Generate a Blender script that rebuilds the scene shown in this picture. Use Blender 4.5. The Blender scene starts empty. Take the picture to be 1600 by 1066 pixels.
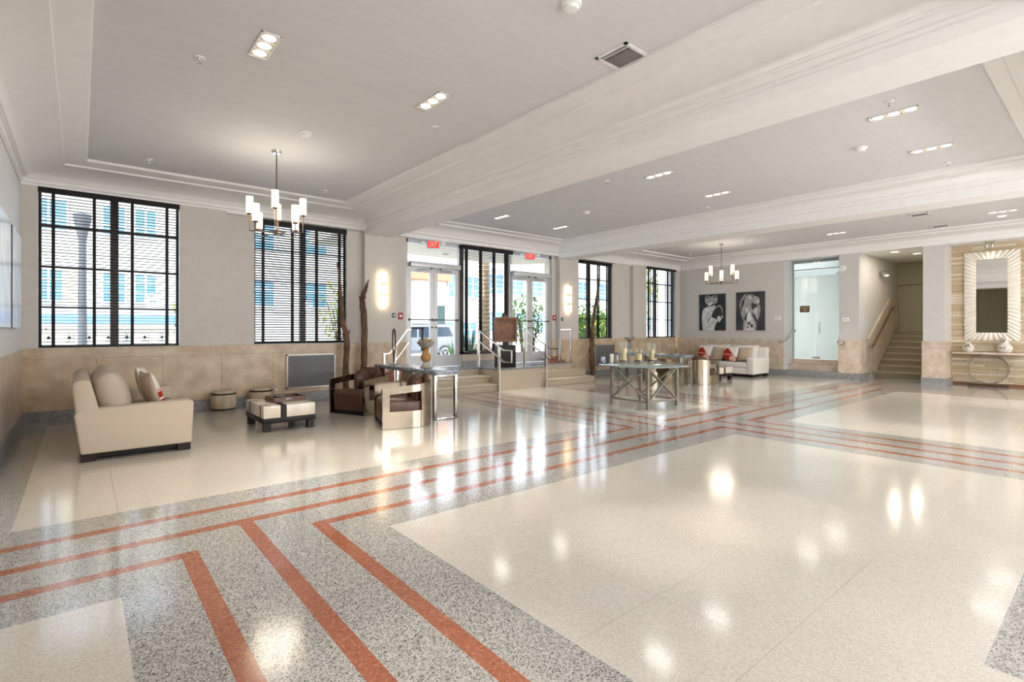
import bpy, bmesh, math, random
from mathutils import Vector, Matrix
R = math.radians
rnd = random.Random(7)
sc = bpy.context.scene
COL = sc.collection

# ------------------------------------------------------------------ camera
cam_data = bpy.data.cameras.new('camera')
cam = bpy.data.objects.new('camera', cam_data)
COL.objects.link(cam)
cam.location = (0, 0, 1.4)
cam.rotation_euler = (R(90), 0, R(-39.898))
cam_data.sensor_width = 36
cam_data.lens = 18.144
cam_data.shift_y = -17.8 / 1600
cam_data.clip_end = 300
sc.camera = cam
sc.view_settings.view_transform = 'Standard'
sc.view_settings.look = 'None'
sc.view_settings.gamma = 1
sc.view_settings.use_curve_mapping = False
sc.view_settings.exposure = 0.22
try:
    sc.cycles.max_bounces = 10
    sc.cycles.diffuse_bounces = 5
    sc.cycles.glossy_bounces = 4
    sc.cycles.transmission_bounces = 6
    sc.cycles.transparent_max_bounces = 32
    sc.cycles.sample_clamp_indirect = 6
    sc.cycles.use_denoising = True
    sc.cycles.caustics_reflective = False
    sc.cycles.caustics_refractive = False
except Exception:
    pass

# ------------------------------------------------------------------ sky
world = bpy.data.worlds.new('sky')
sc.world = world
world.use_nodes = True
wn = world.node_tree
for n in list(wn.nodes): wn.nodes.remove(n)
wo = wn.nodes.new('ShaderNodeOutputWorld')
wb = wn.nodes.new('ShaderNodeBackground')
wg = wn.nodes.new('ShaderNodeTexGradient')
wc = wn.nodes.new('ShaderNodeTexCoord')
wm = wn.nodes.new('ShaderNodeSeparateXYZ')
wr = wn.nodes.new('ShaderNodeValToRGB')
wn.nodes.remove(wg)
wn.links.new(wc.outputs['Generated'], wm.inputs[0])
wn.links.new(wm.outputs['Z'], wr.inputs[0])
wr.color_ramp.elements[0].position = 0.0
wr.color_ramp.elements[0].color = (0.95, 0.97, 1.0, 1)
wr.color_ramp.elements[1].position = 0.9
wr.color_ramp.elements[1].color = (0.45, 0.66, 1.0, 1)
wn.links.new(wr.outputs[0], wb.inputs['Color'])
wb.inputs['Strength'].default_value = 5.0
wn.links.new(wb.outputs[0], wo.inputs['Surface'])

def lamp(name, kind, loc, energy, color=(1, 1, 1), rot=None, **kw):
    d = bpy.data.lights.new(name, kind)
    d.energy = energy
    d.color = color
    for k, v in kw.items(): setattr(d, k, v)
    o = bpy.data.objects.new(name, d)
    COL.objects.link(o)
    o.location = loc
    if rot: o.rotation_euler = rot
    return o
# the sun stands behind the building and lights the far side of the street
lamp('sun', 'SUN', (0, -20, 30), 7.5, (1, 0.96, 0.88), (R(38), 0, R(-22)), angle=R(0.6))
# sky portals at the window openings (they add no light, they only steer the sampling of the sky)
def portal(x0, x1, z0, z1, y, face):
    d = bpy.data.lights.new('window_portal', 'AREA')
    d.shape = 'RECTANGLE'; d.size = x1 - x0; d.size_y = z1 - z0
    d.energy = 1
    d.cycles.is_portal = True
    o = bpy.data.objects.new('window_portal', d); COL.objects.link(o)
    o.location = ((x0 + x1) / 2, y, (z0 + z1) / 2)
    o.rotation_euler = (R(-90), 0, 0) if face < 0 else (R(90), 0, 0)
for a in ((-.49, 1.31, 1.12, 3.56), (2.52, 4.32, 1.12, 3.5), (5.72, 10.36, .5, 3.5), (11.46, 13.05, 1.12, 3.5), (14.66, 16.46, 1.12, 3.56)):
    portal(*a, 10.9, -1)
for x0 in (4.4, 8.6):  # the daylight openings added in the unseen south wall
    portal(x0, x0 + 3.4, .4, 3.4, -6.3, 1)

# ------------------------------------------------------------------ materials
MATS = {}
def nt(m):
    m.use_nodes = True
    t = m.node_tree
    return t, t.nodes['Principled BSDF']
def mat(name, col, rough=.5, metal=0., spec=.5, noise=0., nscale=8., bump=0., bscale=60., emit=None, es=0., coat=0., c2=None, detail=4, stretch=None, trans=0.):
    if name in MATS: return MATS[name]
    m = bpy.data.materials.new(name)
    t, b = nt(m)
    b.inputs['Base Color'].default_value = (*col, 1)
    b.inputs['Roughness'].default_value = rough
    b.inputs['Metallic'].default_value = metal
    b.inputs['Specular IOR Level'].default_value = spec
    if coat:
        b.inputs['Coat Weight'].default_value = coat
        b.inputs['Coat Roughness'].default_value = .06
    if trans: b.inputs['Transmission Weight'].default_value = trans
    tc = t.nodes.new('ShaderNodeTexCoord')
    src = tc.outputs['Object']
    if stretch:
        mp = t.nodes.new('ShaderNodeMapping'); mp.inputs['Scale'].default_value = stretch
        t.links.new(src, mp.inputs[0]); src = mp.outputs[0]
    n = t.nodes.new('ShaderNodeTexNoise'); n.inputs['Scale'].default_value = nscale; n.inputs['Detail'].default_value = detail
    t.links.new(src, n.inputs['Vector'])
    r = t.nodes.new('ShaderNodeValToRGB')
    k = noise if noise else .03
    lo = c2 if c2 else tuple(max(0, c * (1 - k)) for c in col)
    hi = col if c2 else tuple(min(1, c * (1 + k)) for c in col)
    r.color_ramp.elements[0].position = .35; r.color_ramp.elements[0].color = (*lo, 1)
    r.color_ramp.elements[1].position = .65; r.color_ramp.elements[1].color = (*hi, 1)
    t.links.new(n.outputs['Fac'], r.inputs[0]); t.links.new(r.outputs[0], b.inputs['Base Color'])
    if bump:
        n2 = t.nodes.new('ShaderNodeTexNoise'); n2.inputs['Scale'].default_value = bscale; n2.inputs['Detail'].default_value = 3
        t.links.new(src, n2.inputs['Vector'])
        bp = t.nodes.new('ShaderNodeBump'); bp.inputs['Strength'].default_value = bump; bp.inputs['Distance'].default_value = .01
        t.links.new(n2.outputs['Fac'], bp.inputs['Height']); t.links.new(bp.outputs[0], b.inputs['Normal'])
    if emit:
        b.inputs['Emission Color'].default_value = (*emit, 1)
        b.inputs['Emission Strength'].default_value = es
    MATS[name] = m
    return m

def terrazzo(name, base, chips, scale, rough, dens=.5, tint=.06):
    m = bpy.data.materials.new(name)
    t, b = nt(m)
    tc = t.nodes.new('ShaderNodeTexCoord')
    v = t.nodes.new('ShaderNodeTexVoronoi'); v.inputs['Scale'].default_value = scale
    t.links.new(tc.outputs['Object'], v.inputs['Vector'])
    sep = t.nodes.new('ShaderNodeSeparateColor'); t.links.new(v.outputs['Color'], sep.inputs[0])
    r = t.nodes.new('ShaderNodeValToRGB'); r.color_ramp.interpolation = 'CONSTANT'
    els = r.color_ramp.elements
    els[0].position = 0; els[0].color = (*base, 1)
    els[1].position = dens; els[1].color = (*chips[0], 1)
    for i, c in enumerate(chips[1:]):
        e = els.new(dens + (1 - dens) * (i + 1) / len(chips)); e.color = (*c, 1)
    t.links.new(sep.outputs[0], r.inputs[0])
    n = t.nodes.new('ShaderNodeTexNoise'); n.inputs['Scale'].default_value = .9; n.inputs['Detail'].default_value = 6
    t.links.new(tc.outputs['Object'], n.inputs['Vector'])
    mx = t.nodes.new('ShaderNodeMix'); mx.data_type = 'RGBA'; mx.blend_type = 'MULTIPLY'
    rr = t.nodes.new('ShaderNodeValToRGB')
    rr.color_ramp.elements[0].position = .3; rr.color_ramp.elements[0].color = (1 - tint, 1 - tint * 1.2, 1 - tint * 1.6, 1)
    rr.color_ramp.elements[1].position = .7; rr.color_ramp.elements[1].color = (1, 1, 1, 1)
    t.links.new(n.outputs['Fac'], rr.inputs[0])
    mx.inputs[0].default_value = 1
    t.links.new(r.outputs[0], mx.inputs[6]); t.links.new(rr.outputs[0], mx.inputs[7])
    t.links.new(mx.outputs[2], b.inputs['Base Color'])
    b.inputs['Roughness'].default_value = rough
    b.inputs['Specular IOR Level'].default_value = .85
    b.inputs['IOR'].default_value = 1.72
    MATS[name] = m
    return m
def thin_glass(name, tint, refl=1.0, rough=0.0, milk=0., milkcol=(.8, .95, .92)):
    m = bpy.data.materials.new(name); m.use_nodes = True
    t = m.node_tree
    t.nodes.remove(t.nodes['Principled BSDF'])
    out = t.nodes['Material Output']
    tr = t.nodes.new('ShaderNodeBsdfTransparent'); tr.inputs[0].default_value = (*tint, 1)
    gl = t.nodes.new('ShaderNodeBsdfGlossy'); gl.inputs['Roughness'].default_value = rough
    lw = t.nodes.new('ShaderNodeLayerWeight'); lw.inputs[0].default_value = .5
    pw = t.nodes.new('ShaderNodeMath'); pw.operation = 'POWER'; pw.inputs[1].default_value = 4
    t.links.new(lw.outputs['Facing'], pw.inputs[0])
    fr = t.nodes.new('ShaderNodeMath'); fr.operation = 'MULTIPLY_ADD'; fr.inputs[1].default_value = .8; fr.inputs[2].default_value = .04
    t.links.new(pw.outputs[0], fr.inputs[0])
    mx = t.nodes.new('ShaderNodeMixShader')
    src = tr.outputs[0]
    if milk:
        df = t.nodes.new('ShaderNodeBsdfDiffuse'); df.inputs[0].default_value = (*milkcol, 1)
        tl = t.nodes.new('ShaderNodeBsdfTranslucent'); tl.inputs[0].default_value = (*milkcol, 1)
        m1 = t.nodes.new('ShaderNodeMixShader'); m1.inputs[0].default_value = .55
        t.links.new(df.outputs[0], m1.inputs[1]); t.links.new(tl.outputs[0], m1.inputs[2])
        m2 = t.nodes.new('ShaderNodeMixShader'); m2.inputs[0].default_value = milk
        t.links.new(tr.outputs[0], m2.inputs[1]); t.links.new(m1.outputs[0], m2.inputs[2])
        src = m2.outputs[0]
    mm = t.nodes.new('ShaderNodeMath'); mm.operation = 'MULTIPLY'; mm.inputs[1].default_value = refl
    t.links.new(fr.outputs[0], mm.inputs[0]); t.links.new(mm.outputs[0], mx.inputs[0])
    t.links.new(src, mx.inputs[1]); t.links.new(gl.outputs[0], mx.inputs[2])
    t.links.new(mx.outputs[0], out.inputs['Surface'])
    MATS[name] = m
    return m
def glow(name, col, s):
    m = bpy.data.materials.new(name); m.use_nodes = True
    t = m.node_tree; t.nodes.remove(t.nodes['Principled BSDF'])
    e = t.nodes.new('ShaderNodeEmission'); e.inputs[0].default_value = (*col, 1); e.inputs[1].default_value = s
    t.links.new(e.outputs[0], t.nodes['Material Output'].inputs['Surface'])
    MATS[name] = m
    return m

CREAM = terrazzo('cream_terrazzo', (.525, .49, .44), [(.46, .425, .375), (.56, .535, .49), (.49, .45, .39)], 150, .12, .45)
GREY = terrazzo('grey_terrazzo', (.38, .37, .35), [(.20, .20, .195), (.47, .46, .44), (.30, .295, .28), (.07, .07, .07)], 180, .12, .38)
RED = terrazzo('red_terrazzo', (.29, .085, .036), [(.22, .058, .025), (.31, .095, .045), (.37, .155, .08)], 110, .12, .6)
JOINT = mat('floor_joint', (.30, .265, .215), .5, spec=.3)
WALL = mat('wall_paint', (.62, .585, .54), .7, noise=.02, bump=.03, bscale=90)
EWALL = mat('end_wall_paint', (.60, .58, .56), .7, noise=.02, bump=.03, bscale=90)
LWALL = mat('left_wall_paint', (.74, .74, .75), .6, noise=.02)
WHITE = mat('white_plaster', (.87, .865, .855), .65, noise=.015)
CEIL = mat('grey_ceiling_paint', (.70, .70, .715), .8, noise=.018, nscale=2, stretch=(1, 6, 1))
STONE = mat('travertine', (.64, .52, .37), .32, c2=(.47, .35, .23), nscale=4.2, bump=.10, bscale=30, detail=10)
STONE2 = mat('travertine_pale', (.70, .60, .50), .3, c2=(.54, .43, .33), nscale=5.5, bump=.05, bscale=30, detail=10)
COQ = mat('coral_stone', (.55, .47, .37), .55, c2=(.42, .35, .26), nscale=38, bump=.3, bscale=70, detail=8)
BASE = mat('grey_base_stone', (.34, .34, .34), .4, c2=(.22, .22, .22), nscale=20, detail=8)
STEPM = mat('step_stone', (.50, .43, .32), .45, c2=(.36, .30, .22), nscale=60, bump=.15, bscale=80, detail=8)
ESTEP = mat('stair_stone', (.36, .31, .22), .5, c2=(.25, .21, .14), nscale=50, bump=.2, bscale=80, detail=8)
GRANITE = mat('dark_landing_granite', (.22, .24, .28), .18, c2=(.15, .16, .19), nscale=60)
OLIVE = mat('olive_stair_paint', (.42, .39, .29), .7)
BLACK = mat('black_stained_wood', (.010, .008, .007), .5, spec=.25)
BROWNB = mat('dark_brown_metal', (.035, .022, .017), .4)
ALU = mat('silver_door_metal', (.56, .57, .58), .35, metal=.3)
CHROME = mat('polished_steel', (.72, .69, .64), .12, metal=1, noise=.02)
SHELL = mat('chair_shell_steel', (.47, .41, .33), .13, metal=1, noise=.06)
STEEL = mat('brushed_steel', (.62, .60, .57), .25, metal=1, noise=.05)
BRASS = mat('aged_brass', (.50, .38, .22), .3, metal=1)
LEATHER = mat('brown_leather', (.105, .045, .022), .34, c2=(.06, .026, .014), nscale=9, bump=.12, bscale=160)
FABRIC = mat('oatmeal_fabric', (.56, .48, .385), .95, spec=.1, c2=(.49, .42, .33), nscale=180, bump=.12, bscale=500)
FABRICW = mat('white_fabric', (.76, .73, .68), .95, spec=.1, c2=(.70, .67, .62), nscale=180, bump=.1, bscale=500)
TAUPE = mat('taupe_fabric', (.50, .41, .31), .95, spec=.1, bump=.1, bscale=500)
REDF = mat('red_fabric', (.36, .03, .022), .9, spec=.1)
BLACKF = mat('black_fabric', (.02, .025, .03), .9, spec=.1)
PINKF = mat('pink_fabric', (.62, .42, .35), .9, spec=.1)
LACQ = mat('cream_lacquer', (.78, .70, .57), .2, coat=.4)
WENGE = mat('black_brown_wood', (.016, .010, .008), .45, spec=.25)
WALNUT = mat('walnut_wood', (.16, .075, .035), .35, c2=(.07, .03, .015), nscale=4, stretch=(1, 14, 14), detail=8)
BARK = mat('driftwood_bark', (.18, .10, .055), .85, c2=(.05, .025, .014), nscale=14, bump=.9, bscale=22, stretch=(1, 1, .3), detail=8)
GLASS = thin_glass('clear_glass', (.96, .98, .98))
TGLASS = thin_glass('green_edge_glass', (.80, .92, .90), 1.5, 0.0, .30, (.72, .86, .84))
JAR = thin_glass('jar_glass', (.96, .985, .985), 1.0)
FROST = thin_glass('frosted_glass', (.93, .96, .95), 1.0, .02, .68, (.83, .87, .86))
PAPER = mat('switch_white', (.85, .85, .85), .4)
WAX = mat('candle_wax', (.82, .60, .30), .5)
WAXW = mat('white_wax', (.85, .80, .72), .5)
PEB = mat('pebbles', (.20, .13, .08), .6, c2=(.06, .05, .04), nscale=120)
SHADE = mat('lit_shade', (.9, .8, .62), .6, emit=(1.0, .78, .48), es=1.3)
BULB = glow('bright_bulb', (1, .95, .88), 2.2)
BULBS = glow('sconce_bulb', (1, .84, .60), 1.9)

# ------------------------------------------------------------------ builders
class MB:
    def __init__(s): s.b = bmesh.new(); s.mats = []
    def _mi(s, m):
        if m is None: return 0
        if m not in s.mats: s.mats.append(m)
        return s.mats.index(m)
    def box(s, x0, x1, y0, y1, z0, z1, m=None, M=None):
        v = [Vector((x, y, z)) for x in (x0, x1) for y in (y0, y1) for z in (z0, z1)]
        if M: v = [M @ p for p in v]
        v = [s.b.verts.new(p) for p in v]
        i = s._mi(m)
        for f in ((0, 1, 3, 2), (4, 6, 7, 5), (0, 4, 5, 1), (2, 3, 7, 6), (0, 2, 6, 4), (1, 5, 7, 3)):
            q = s.b.faces.new([v[k] for k in f]); q.material_index = i
        return s
    def quad(s, pts, m=None):
        q = s.b.faces.new([s.b.verts.new(p) for p in pts]); q.material_index = s._mi(m); return s
    def prism(s, poly, z0, z1, m=None, M=None):
        """poly in xy, extruded along z"""
        n = len(poly)
        a = [Vector((x, y, z0)) for x, y in poly]; c = [Vector((x, y, z1)) for x, y in poly]
        if M: a = [M @ p for p in a]; c = [M @ p for p in c]
        a = [s.b.verts.new(p) for p in a]; c = [s.b.verts.new(p) for p in c]
        i = s._mi(m)
        fs = [s.b.faces.new(a[::-1]), s.b.faces.new(c)]
        for k in range(n): fs.append(s.b.faces.new([a[k], a[(k + 1) % n], c[(k + 1) % n], c[k]]))
        for f in fs: f.material_index = i
        return s
    def lathe(s, prof, c=(0, 0, 0), seg=24, m=None, M=None, sx=1, sy=1):
        rings = []
        i = s._mi(m)
        for r, z in prof:
            ring = []
            for k in range(seg):
                a = 2 * math.pi * k / seg
                p = Vector((c[0] + r * sx * math.cos(a), c[1] + r * sy * math.sin(a), c[2] + z))
                if M: p = M @ p
                ring.append(s.b.verts.new(p))
            rings.append(ring)
        for a, b in zip(rings, rings[1:]):
            for k in range(seg):
                f = s.b.faces.new([a[k], a[(k + 1) % seg], b[(k + 1) % seg], b[k]]); f.material_index = i; f.smooth = True
        for rg, flip in ((rings[0], True), (rings[-1], False)):
            f = s.b.faces.new(rg[::-1] if flip else rg); f.material_index = i
        return s
    def cyl(s, c, r, z0, z1, seg=20, m=None, M=None):
        return s.lathe([(r, z0), (r, z1)], c, seg, m, M)
    def tube(s, pts, r, seg=8, m=None, closed=False, rs=None, cap=True):
        i = s._mi(m)
        P = [Vector(p) for p in pts]; n = len(P)
        rings = []
        prev = None
        for k in range(n):
            if closed: d = (P[(k + 1) % n] - P[k - 1])
            else: d = P[min(k + 1, n - 1)] - P[max(k - 1, 0)]
            d.normalize()
            if prev is None:
                up = Vector((0, 0, 1)) if abs(d.z) < .9 else Vector((1, 0, 0))
                u = d.cross(up).normalized()
            else:
                u = (prev - d * prev.dot(d))
                if u.length < 1e-5: u = d.cross(Vector((0, 0, 1)))
                u.normalize()
            prev = u
            w = d.cross(u)
            rad = rs[k] if rs else r
            rings.append([s.b.verts.new(P[k] + (u * math.cos(2 * math.pi * j / seg + math.pi / seg) + w * math.sin(2 * math.pi * j / seg + math.pi / seg)) * rad) for j in range(seg)])
        pairs = list(zip(rings, rings[1:])) + ([(rings[-1], rings[0])] if closed else [])
        for a, b in pairs:
            for j in range(seg):
                f = s.b.faces.new([a[j], a[(j + 1) % seg], b[(j + 1) % seg], b[j]]); f.material_index = i; f.smooth = seg > 4
        if not closed and cap:
            for rg in (rings[0][::-1], rings[-1]):
                f = s.b.faces.new(rg); f.material_index = i
        return s
    def bar(s, a, b, w, m=None, h=None):
        """square bar between two points, w wide"""
        a = Vector(a); b = Vector(b); d = (b - a); L = d.length
        q = d.to_track_quat('Z', 'Y').to_matrix().to_4x4()
        M = Matrix.Translation(a) @ q
        h = h or w
        return s.box(-w / 2, w / 2, -h / 2, h / 2, 0, L, m, M)
    def pillow(s, w, h, t, M=None, m=None, n=14, sq=.55, mf=None):
        """soft cushion: w along x, h along z, t thick along y"""
        i = s._mi(m)
        V = {}
        for side in (-1, 1):
            for a in range(n + 1):
                for b in range(n + 1):
                    u = -1 + 2 * a / n; v = -1 + 2 * b / n
                    e = (max(0, (1 - abs(u) ** 2.6)) * max(0, (1 - abs(v) ** 2.6))) ** sq
                    pin = 1 - .07 * (1 - abs(u)) * abs(v) ** 3 - 0
                    pin2 = 1 - .07 * (1 - abs(v)) * abs(u) ** 3
                    p = Vector((u * w / 2 * pin2, side * t / 2 * e, v * h / 2 * pin))
                    if M: p = M @ p
                    edge = a in (0, n) or b in (0, n)
                    key = (0 if edge else side, a, b)
                    if key not in V: V[key] = s.b.verts.new(p)
        g = lambda side, a, b: V[(0 if a in (0, n) or b in (0, n) else side, a, b)]
        for side in (-1, 1):
            for a in range(n):
                for b in range(n):
                    q = [g(side, a, b), g(side, a + 1, b), g(side, a + 1, b + 1), g(side, a, b + 1)]
                    if side > 0: q = q[::-1]
                    try:
                        f = s.b.faces.new(q)
                    except ValueError: continue
                    mm = mf(side, (a + .5) / n, (b + .5) / n) if mf else m
                    f.material_index = s._mi(mm); f.smooth = True
        return s
    def build(s, name, m=None, parent=None, loc=None, rz=0, bevel=0, bseg=2, smooth=False, kind=None, label=None, cat=None, group=None, sharp=True):
        bmesh.ops.recalc_face_normals(s.b, faces=s.b.faces)
        if bevel:
            es = [e for e in s.b.edges if len(e.link_faces) == 2 and e.calc_face_angle(0) > R(30)]
            bmesh.ops.bevel(s.b, geom=es, offset=bevel, segments=bseg, profile=.5, affect='EDGES', clamp_overlap=True)
        me = bpy.data.meshes.new(name); s.b.to_mesh(me); s.b.free()
        if m is not None and not s.mats: me.materials.append(m)
        else:
            for q in s.mats: me.materials.append(q)
        if smooth:
            for p in me.polygons: p.use_smooth = True
        if sharp: me.set_sharp_from_angle(angle=R(38))
        o = bpy.data.objects.new(name, me); COL.objects.link(o)
        if parent: o.parent = parent
        if loc: o.location = loc
        o.rotation_euler.z = rz
        tag(o, label, cat, group, kind)
        return o
def tag(o, label=None, cat=None, group=None, kind=None):
    if label: o['label'] = label
    if cat: o['category'] = cat
    if group: o['group'] = group
    if kind: o['kind'] = kind
    return o
def thing(name, label, cat, loc=(0, 0, 0), rz=0, group=None, kind=None):
    o = bpy.data.objects.new(name, None); COL.objects.link(o)
    o.empty_display_size = .1
    o.location = loc; o.rotation_euler.z = rz
    return tag(o, label, cat, group, kind)
def dup(root, loc=None, rz=None, label=None, group=None):
    kids = {}
    allo = list(COL.objects)
    for c in allo:
        if c.parent: kids.setdefault(c.parent.name, []).append(c)
    def cp(o, par):
        c = o.copy(); COL.objects.link(c)
        if par: c.parent = par
        for k in kids.get(o.name, []): cp(k, c)
        return c
    r = cp(root, None)
    if loc is not None: r.location = loc
    if rz is not None: r.rotation_euler.z = rz
    if label: r['label'] = label
    if group: r['group'] = group
    return r
def bx(name, x0, x1, y0, y1, z0, z1, m, parent=None, **k):
    return MB().box(x0, x1, y0, y1, z0, z1).build(name, m, parent, **k)
# ------------------------------------------------------------------ floor (one mesh, terrazzo fields and stripes)
XW, XE, YN, YS = -.68, 16.67, 10.456, -6.2
creamR = [(-.37, 5.69, 4.95, 10.04), (7.2, 8.75, 4.95, 9.3), (10.25, 16.3, 4.95, 10.04), (1.69, 6.72, .39, 3.38),
          (XW, .165, YS, 3.38), (8.27, 14.2, YS, 3.38), (1.69, 2.89, YS, .39)]
w = .095
redR = [(XW, 6.0 + w, 4.52, 4.615), (6.84, 9.05 + w, 4.52, 4.615), (9.88, 18.1, 4.52, 4.615),
        (XW, 16.5, 4.105, 4.20),
        (XW, .475 + w, 3.705, 3.80), (1.278, 7.03 + w, 3.705, 3.80), (7.86, 14.55 + w, 3.705, 3.80),
        (.475, .475 + w, YS, 3.80), (.873, .873 + w, YS, 4.11), (1.278, 1.278 + w, YS, 3.80),
        (7.03, 7.03 + w, YS, 3.80), (7.44, 7.44 + w, YS, 4.11), (7.86, 7.86 + w, YS, 3.80),
        (6.0, 6.0 + w, 4.52, 9.3), (6.42, 6.42 + w, 4.2, 9.3), (6.84, 6.84 + w, 4.52, 9.3),
        (9.05, 9.05 + w, 4.52, 9.3), (9.46, 9.46 + w, 4.2, 9.3), (9.88, 9.88 + w, 4.52, 9.3),
        (14.55, 14.55 + w, YS, 3.80), (14.97, 14.97 + w, YS, 4.11), (15.5, 15.5 + w, YS, 3.80)]
jt = .004
jointR = []
def joints(x0, x1, y0, y1, xs, ys):
    for x in xs: jointR.append((x, x + jt, y0, y1))
    for y in ys: jointR.append((x0, x1, y, y + jt))
joints(1.69, 6.72, .39, 3.38, (2.32, 3.55, 4.75, 5.95), (1.0, 1.59, 2.18, 2.78))
joints(-.37, 5.69, 4.95, 10.04, (.22, .83, 2.05, 3.25, 4.45), (5.95, 6.9, 7.85, 8.8))
joints(8.27, 14.2, YS, 3.38, (9.5, 10.7, 11.9, 13.1), (2.18, 1.0, -.2))
joints(XW, .165, YS, 3.38, (-.3,), (2.8, 2.2))
joints(10.25, 16.3, 4.95, 10.04, (11.5, 12.7, 13.9, 15.1), (6.1, 7.3, 8.5))
xs = sorted({XW, 20.6, XE} | {v for r in creamR + redR + jointR for v in r[:2]})
ys = sorted({YS, YN + .1} | {v for r in creamR + redR + jointR for v in r[2:]})
def inr(rs, x, y): return any(a < x < b and c < y < d for a, b, c, d in rs)
fb = MB()
gv = {}
def fv(x, y):
    if (x, y) not in gv: gv[(x, y)] = fb.b.verts.new((x, y, 0))
    return gv[(x, y)]
for m_ in (GREY, CREAM, RED, JOINT): fb._mi(m_)
for x0, x1 in zip(xs, xs[1:]):
    for y0, y1 in zip(ys, ys[1:]):
        cx, cy = (x0 + x1) / 2, (y0 + y1) / 2
        k = 2 if inr(redR, cx, cy) else 0
        if not k and inr(creamR, cx, cy): k = 3 if inr(jointR, cx, cy) else 1
        f = fb.b.faces.new([fv(x0, y0), fv(x1, y0), fv(x1, y1), fv(x0, y1)]); f.material_index = k
fb.build('floor', kind='structure', label='polished terrazzo floor in cream and grey fields with red stripes')
bx('floor_slab', XW - .3, 20.8, YS - .3, YN + .3, -.12, -.012, BASE, kind='structure')

# ------------------------------------------------------------------ window wall
TOP = 3.9
F0, F1, RY = 10.456, 10.8, 10.60      # front plane, back, recessed plane
wb_ = MB()
def wl(x0, x1, y0, z0, z1): wb_.box(x0, x1, y0, F1, z0, z1)
def win_hole(x0, x1, y0, zs, zt, xa, xb):
    """wall between xa..xb with a window hole x0..x1, zs..zt on plane y0"""
    wl(xa, xb, F0, 0, zs); wl(xa, x0, y0, zs, TOP); wl(x1, xb, y0, zs, TOP); wl(x0, x1, y0, zt, TOP)
win_hole(-.49, 1.31, F0, 1.12, 3.57, XW - .2, 2.02)
win_hole(2.52, 4.32, RY, 1.12, 3.51, 2.02, 4.65)
wl(4.65, 5.43, F0, 0, TOP); wl(5.43, 5.72, 10.62, 0, TOP)
wl(5.72, 10.36, 10.62, 3.5, TOP)
wl(10.36, 10.53, 10.62, 0, TOP); wl(10.53, 11.31, F0, 0, TOP)
win_hole(11.46, 13.05, RY, 1.12, 3.51, 11.31, 13.94)
win_hole(14.66, 16.46, F0, 1.12, 3.57, 13.94, XE + .2)
wb_.build('wall_north', WALL, kind='structure')
MB().box(XW - .2, XW, YS, 3.3, 0, TOP).box(XW - .2, XW, 5.3, F1, 0, TOP).box(XW - .2, XW, 3.3, 5.3, 3.5, TOP).build('wall_west', LWALL, kind='structure')
MB().box(-3.4, -3.2, 3.1, 5.5, 0, 3.6).box(-3.2, XW - .2, 3.1, 3.3, 0, 3.6).box(-3.2, XW - .2, 5.3, 5.5, 0, 3.6).box(-3.2, XW - .2, 3.3, 5.3, 3.5, 3.6).box(-3.2, XW - .2, 3.3, 5.3, -.1, 0).build('wall_west_stair_hall', OLIVE, kind='structure')
# unseen south wall behind the camera, two tall openings added to let daylight in
sb = MB()
xx = [XW - .2] + [v for x0 in (4.4, 8.6) for v in (x0, x0 + 3.4)] + [17.6]
for i in range(0, len(xx), 2): sb.box(xx[i], xx[i + 1], YS - .2, YS, 0, TOP)
for i in range(1, len(xx) - 1, 2):
    sb.box(xx[i], xx[i + 1], YS - .2, YS, 0, .4); sb.box(xx[i], xx[i + 1], YS - .2, YS, 3.4, TOP)
sb.build('wall_south', LWALL, kind='structure')

# stone wainscot and bases
def wainscot(name, p0, p1, n, top, stone, base=True, z0=0, splits=.86, t=.022, cap=.16):
    """p0->p1 along the wall, n = outward normal (x, y)"""
    m = MB()
    P0 = Vector((*p0, 0)); P1 = Vector((*p1, 0)); d = (P1 - P0); L = d.length; d.normalize(); N = Vector((*n, 0))
    def seg(a, b, za, zb, tt):
        M = Matrix(((d.x, N.x, 0, P0.x), (d.y, N.y, 0, P0.y), (0, 0, 1, 0), (0, 0, 0, 1)))
        m.box(a, b, 0, tt, za, zb, None, M)
    k = max(1, round(L / splits)); g = .004
    for i in range(k): seg(L * i / k + g / 2, L * (i + 1) / k - g / 2, z0 + .17, top - cap - g, t)
    kk = max(1, round(k * .7))
    for i in range(kk): seg(L * i / kk + g / 2, L * (i + 1) / kk - g / 2, top - cap, top - .02, t + .004)
    seg(0, L, top - .02, top, t + .014)
    o = m.build(name, stone, kind='structure')
    if base:
        m = MB()
        M = Matrix(((d.x, N.x, 0, P0.x), (d.y, N.y, 0, P0.y), (0, 0, 1, 0), (0, 0, 0, 1)))
        m.box(0, L, 0, t + .02, z0, z0 + .165, None, M)
        m.build(name.replace('trim', 'baseboard'), BASE, kind='structure')
    return o
wainscot('trim_1', (XW, F0), (5.43, F0), (0, -1), 1.12, STONE)
wainscot('trim_2', (10.53, F0), (XE, F0), (0, -1), 1.12, STONE)
wainscot('trim_3', (XW, 5.3), (XW, F0 - .03), (1, 0), 1.10, STONE2)
wainscot('trim_19', (XW, YS), (XW, 3.3), (1, 0), 1.10, STONE2)
wainscot('trim_4', (5.43, 10.62), (5.72, 10.62), (0, -1), 1.12, STONE, base=False, z0=.35)
wainscot('trim_5', (10.36, 10.62), (10.53, 10.62), (0, -1), 1.12, STONE, base=False, z0=.35)
wainscot('trim_6', (XE, 6.84), (XE, F0 - .03), (-1, 0), 1.10, STONE2)
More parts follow.
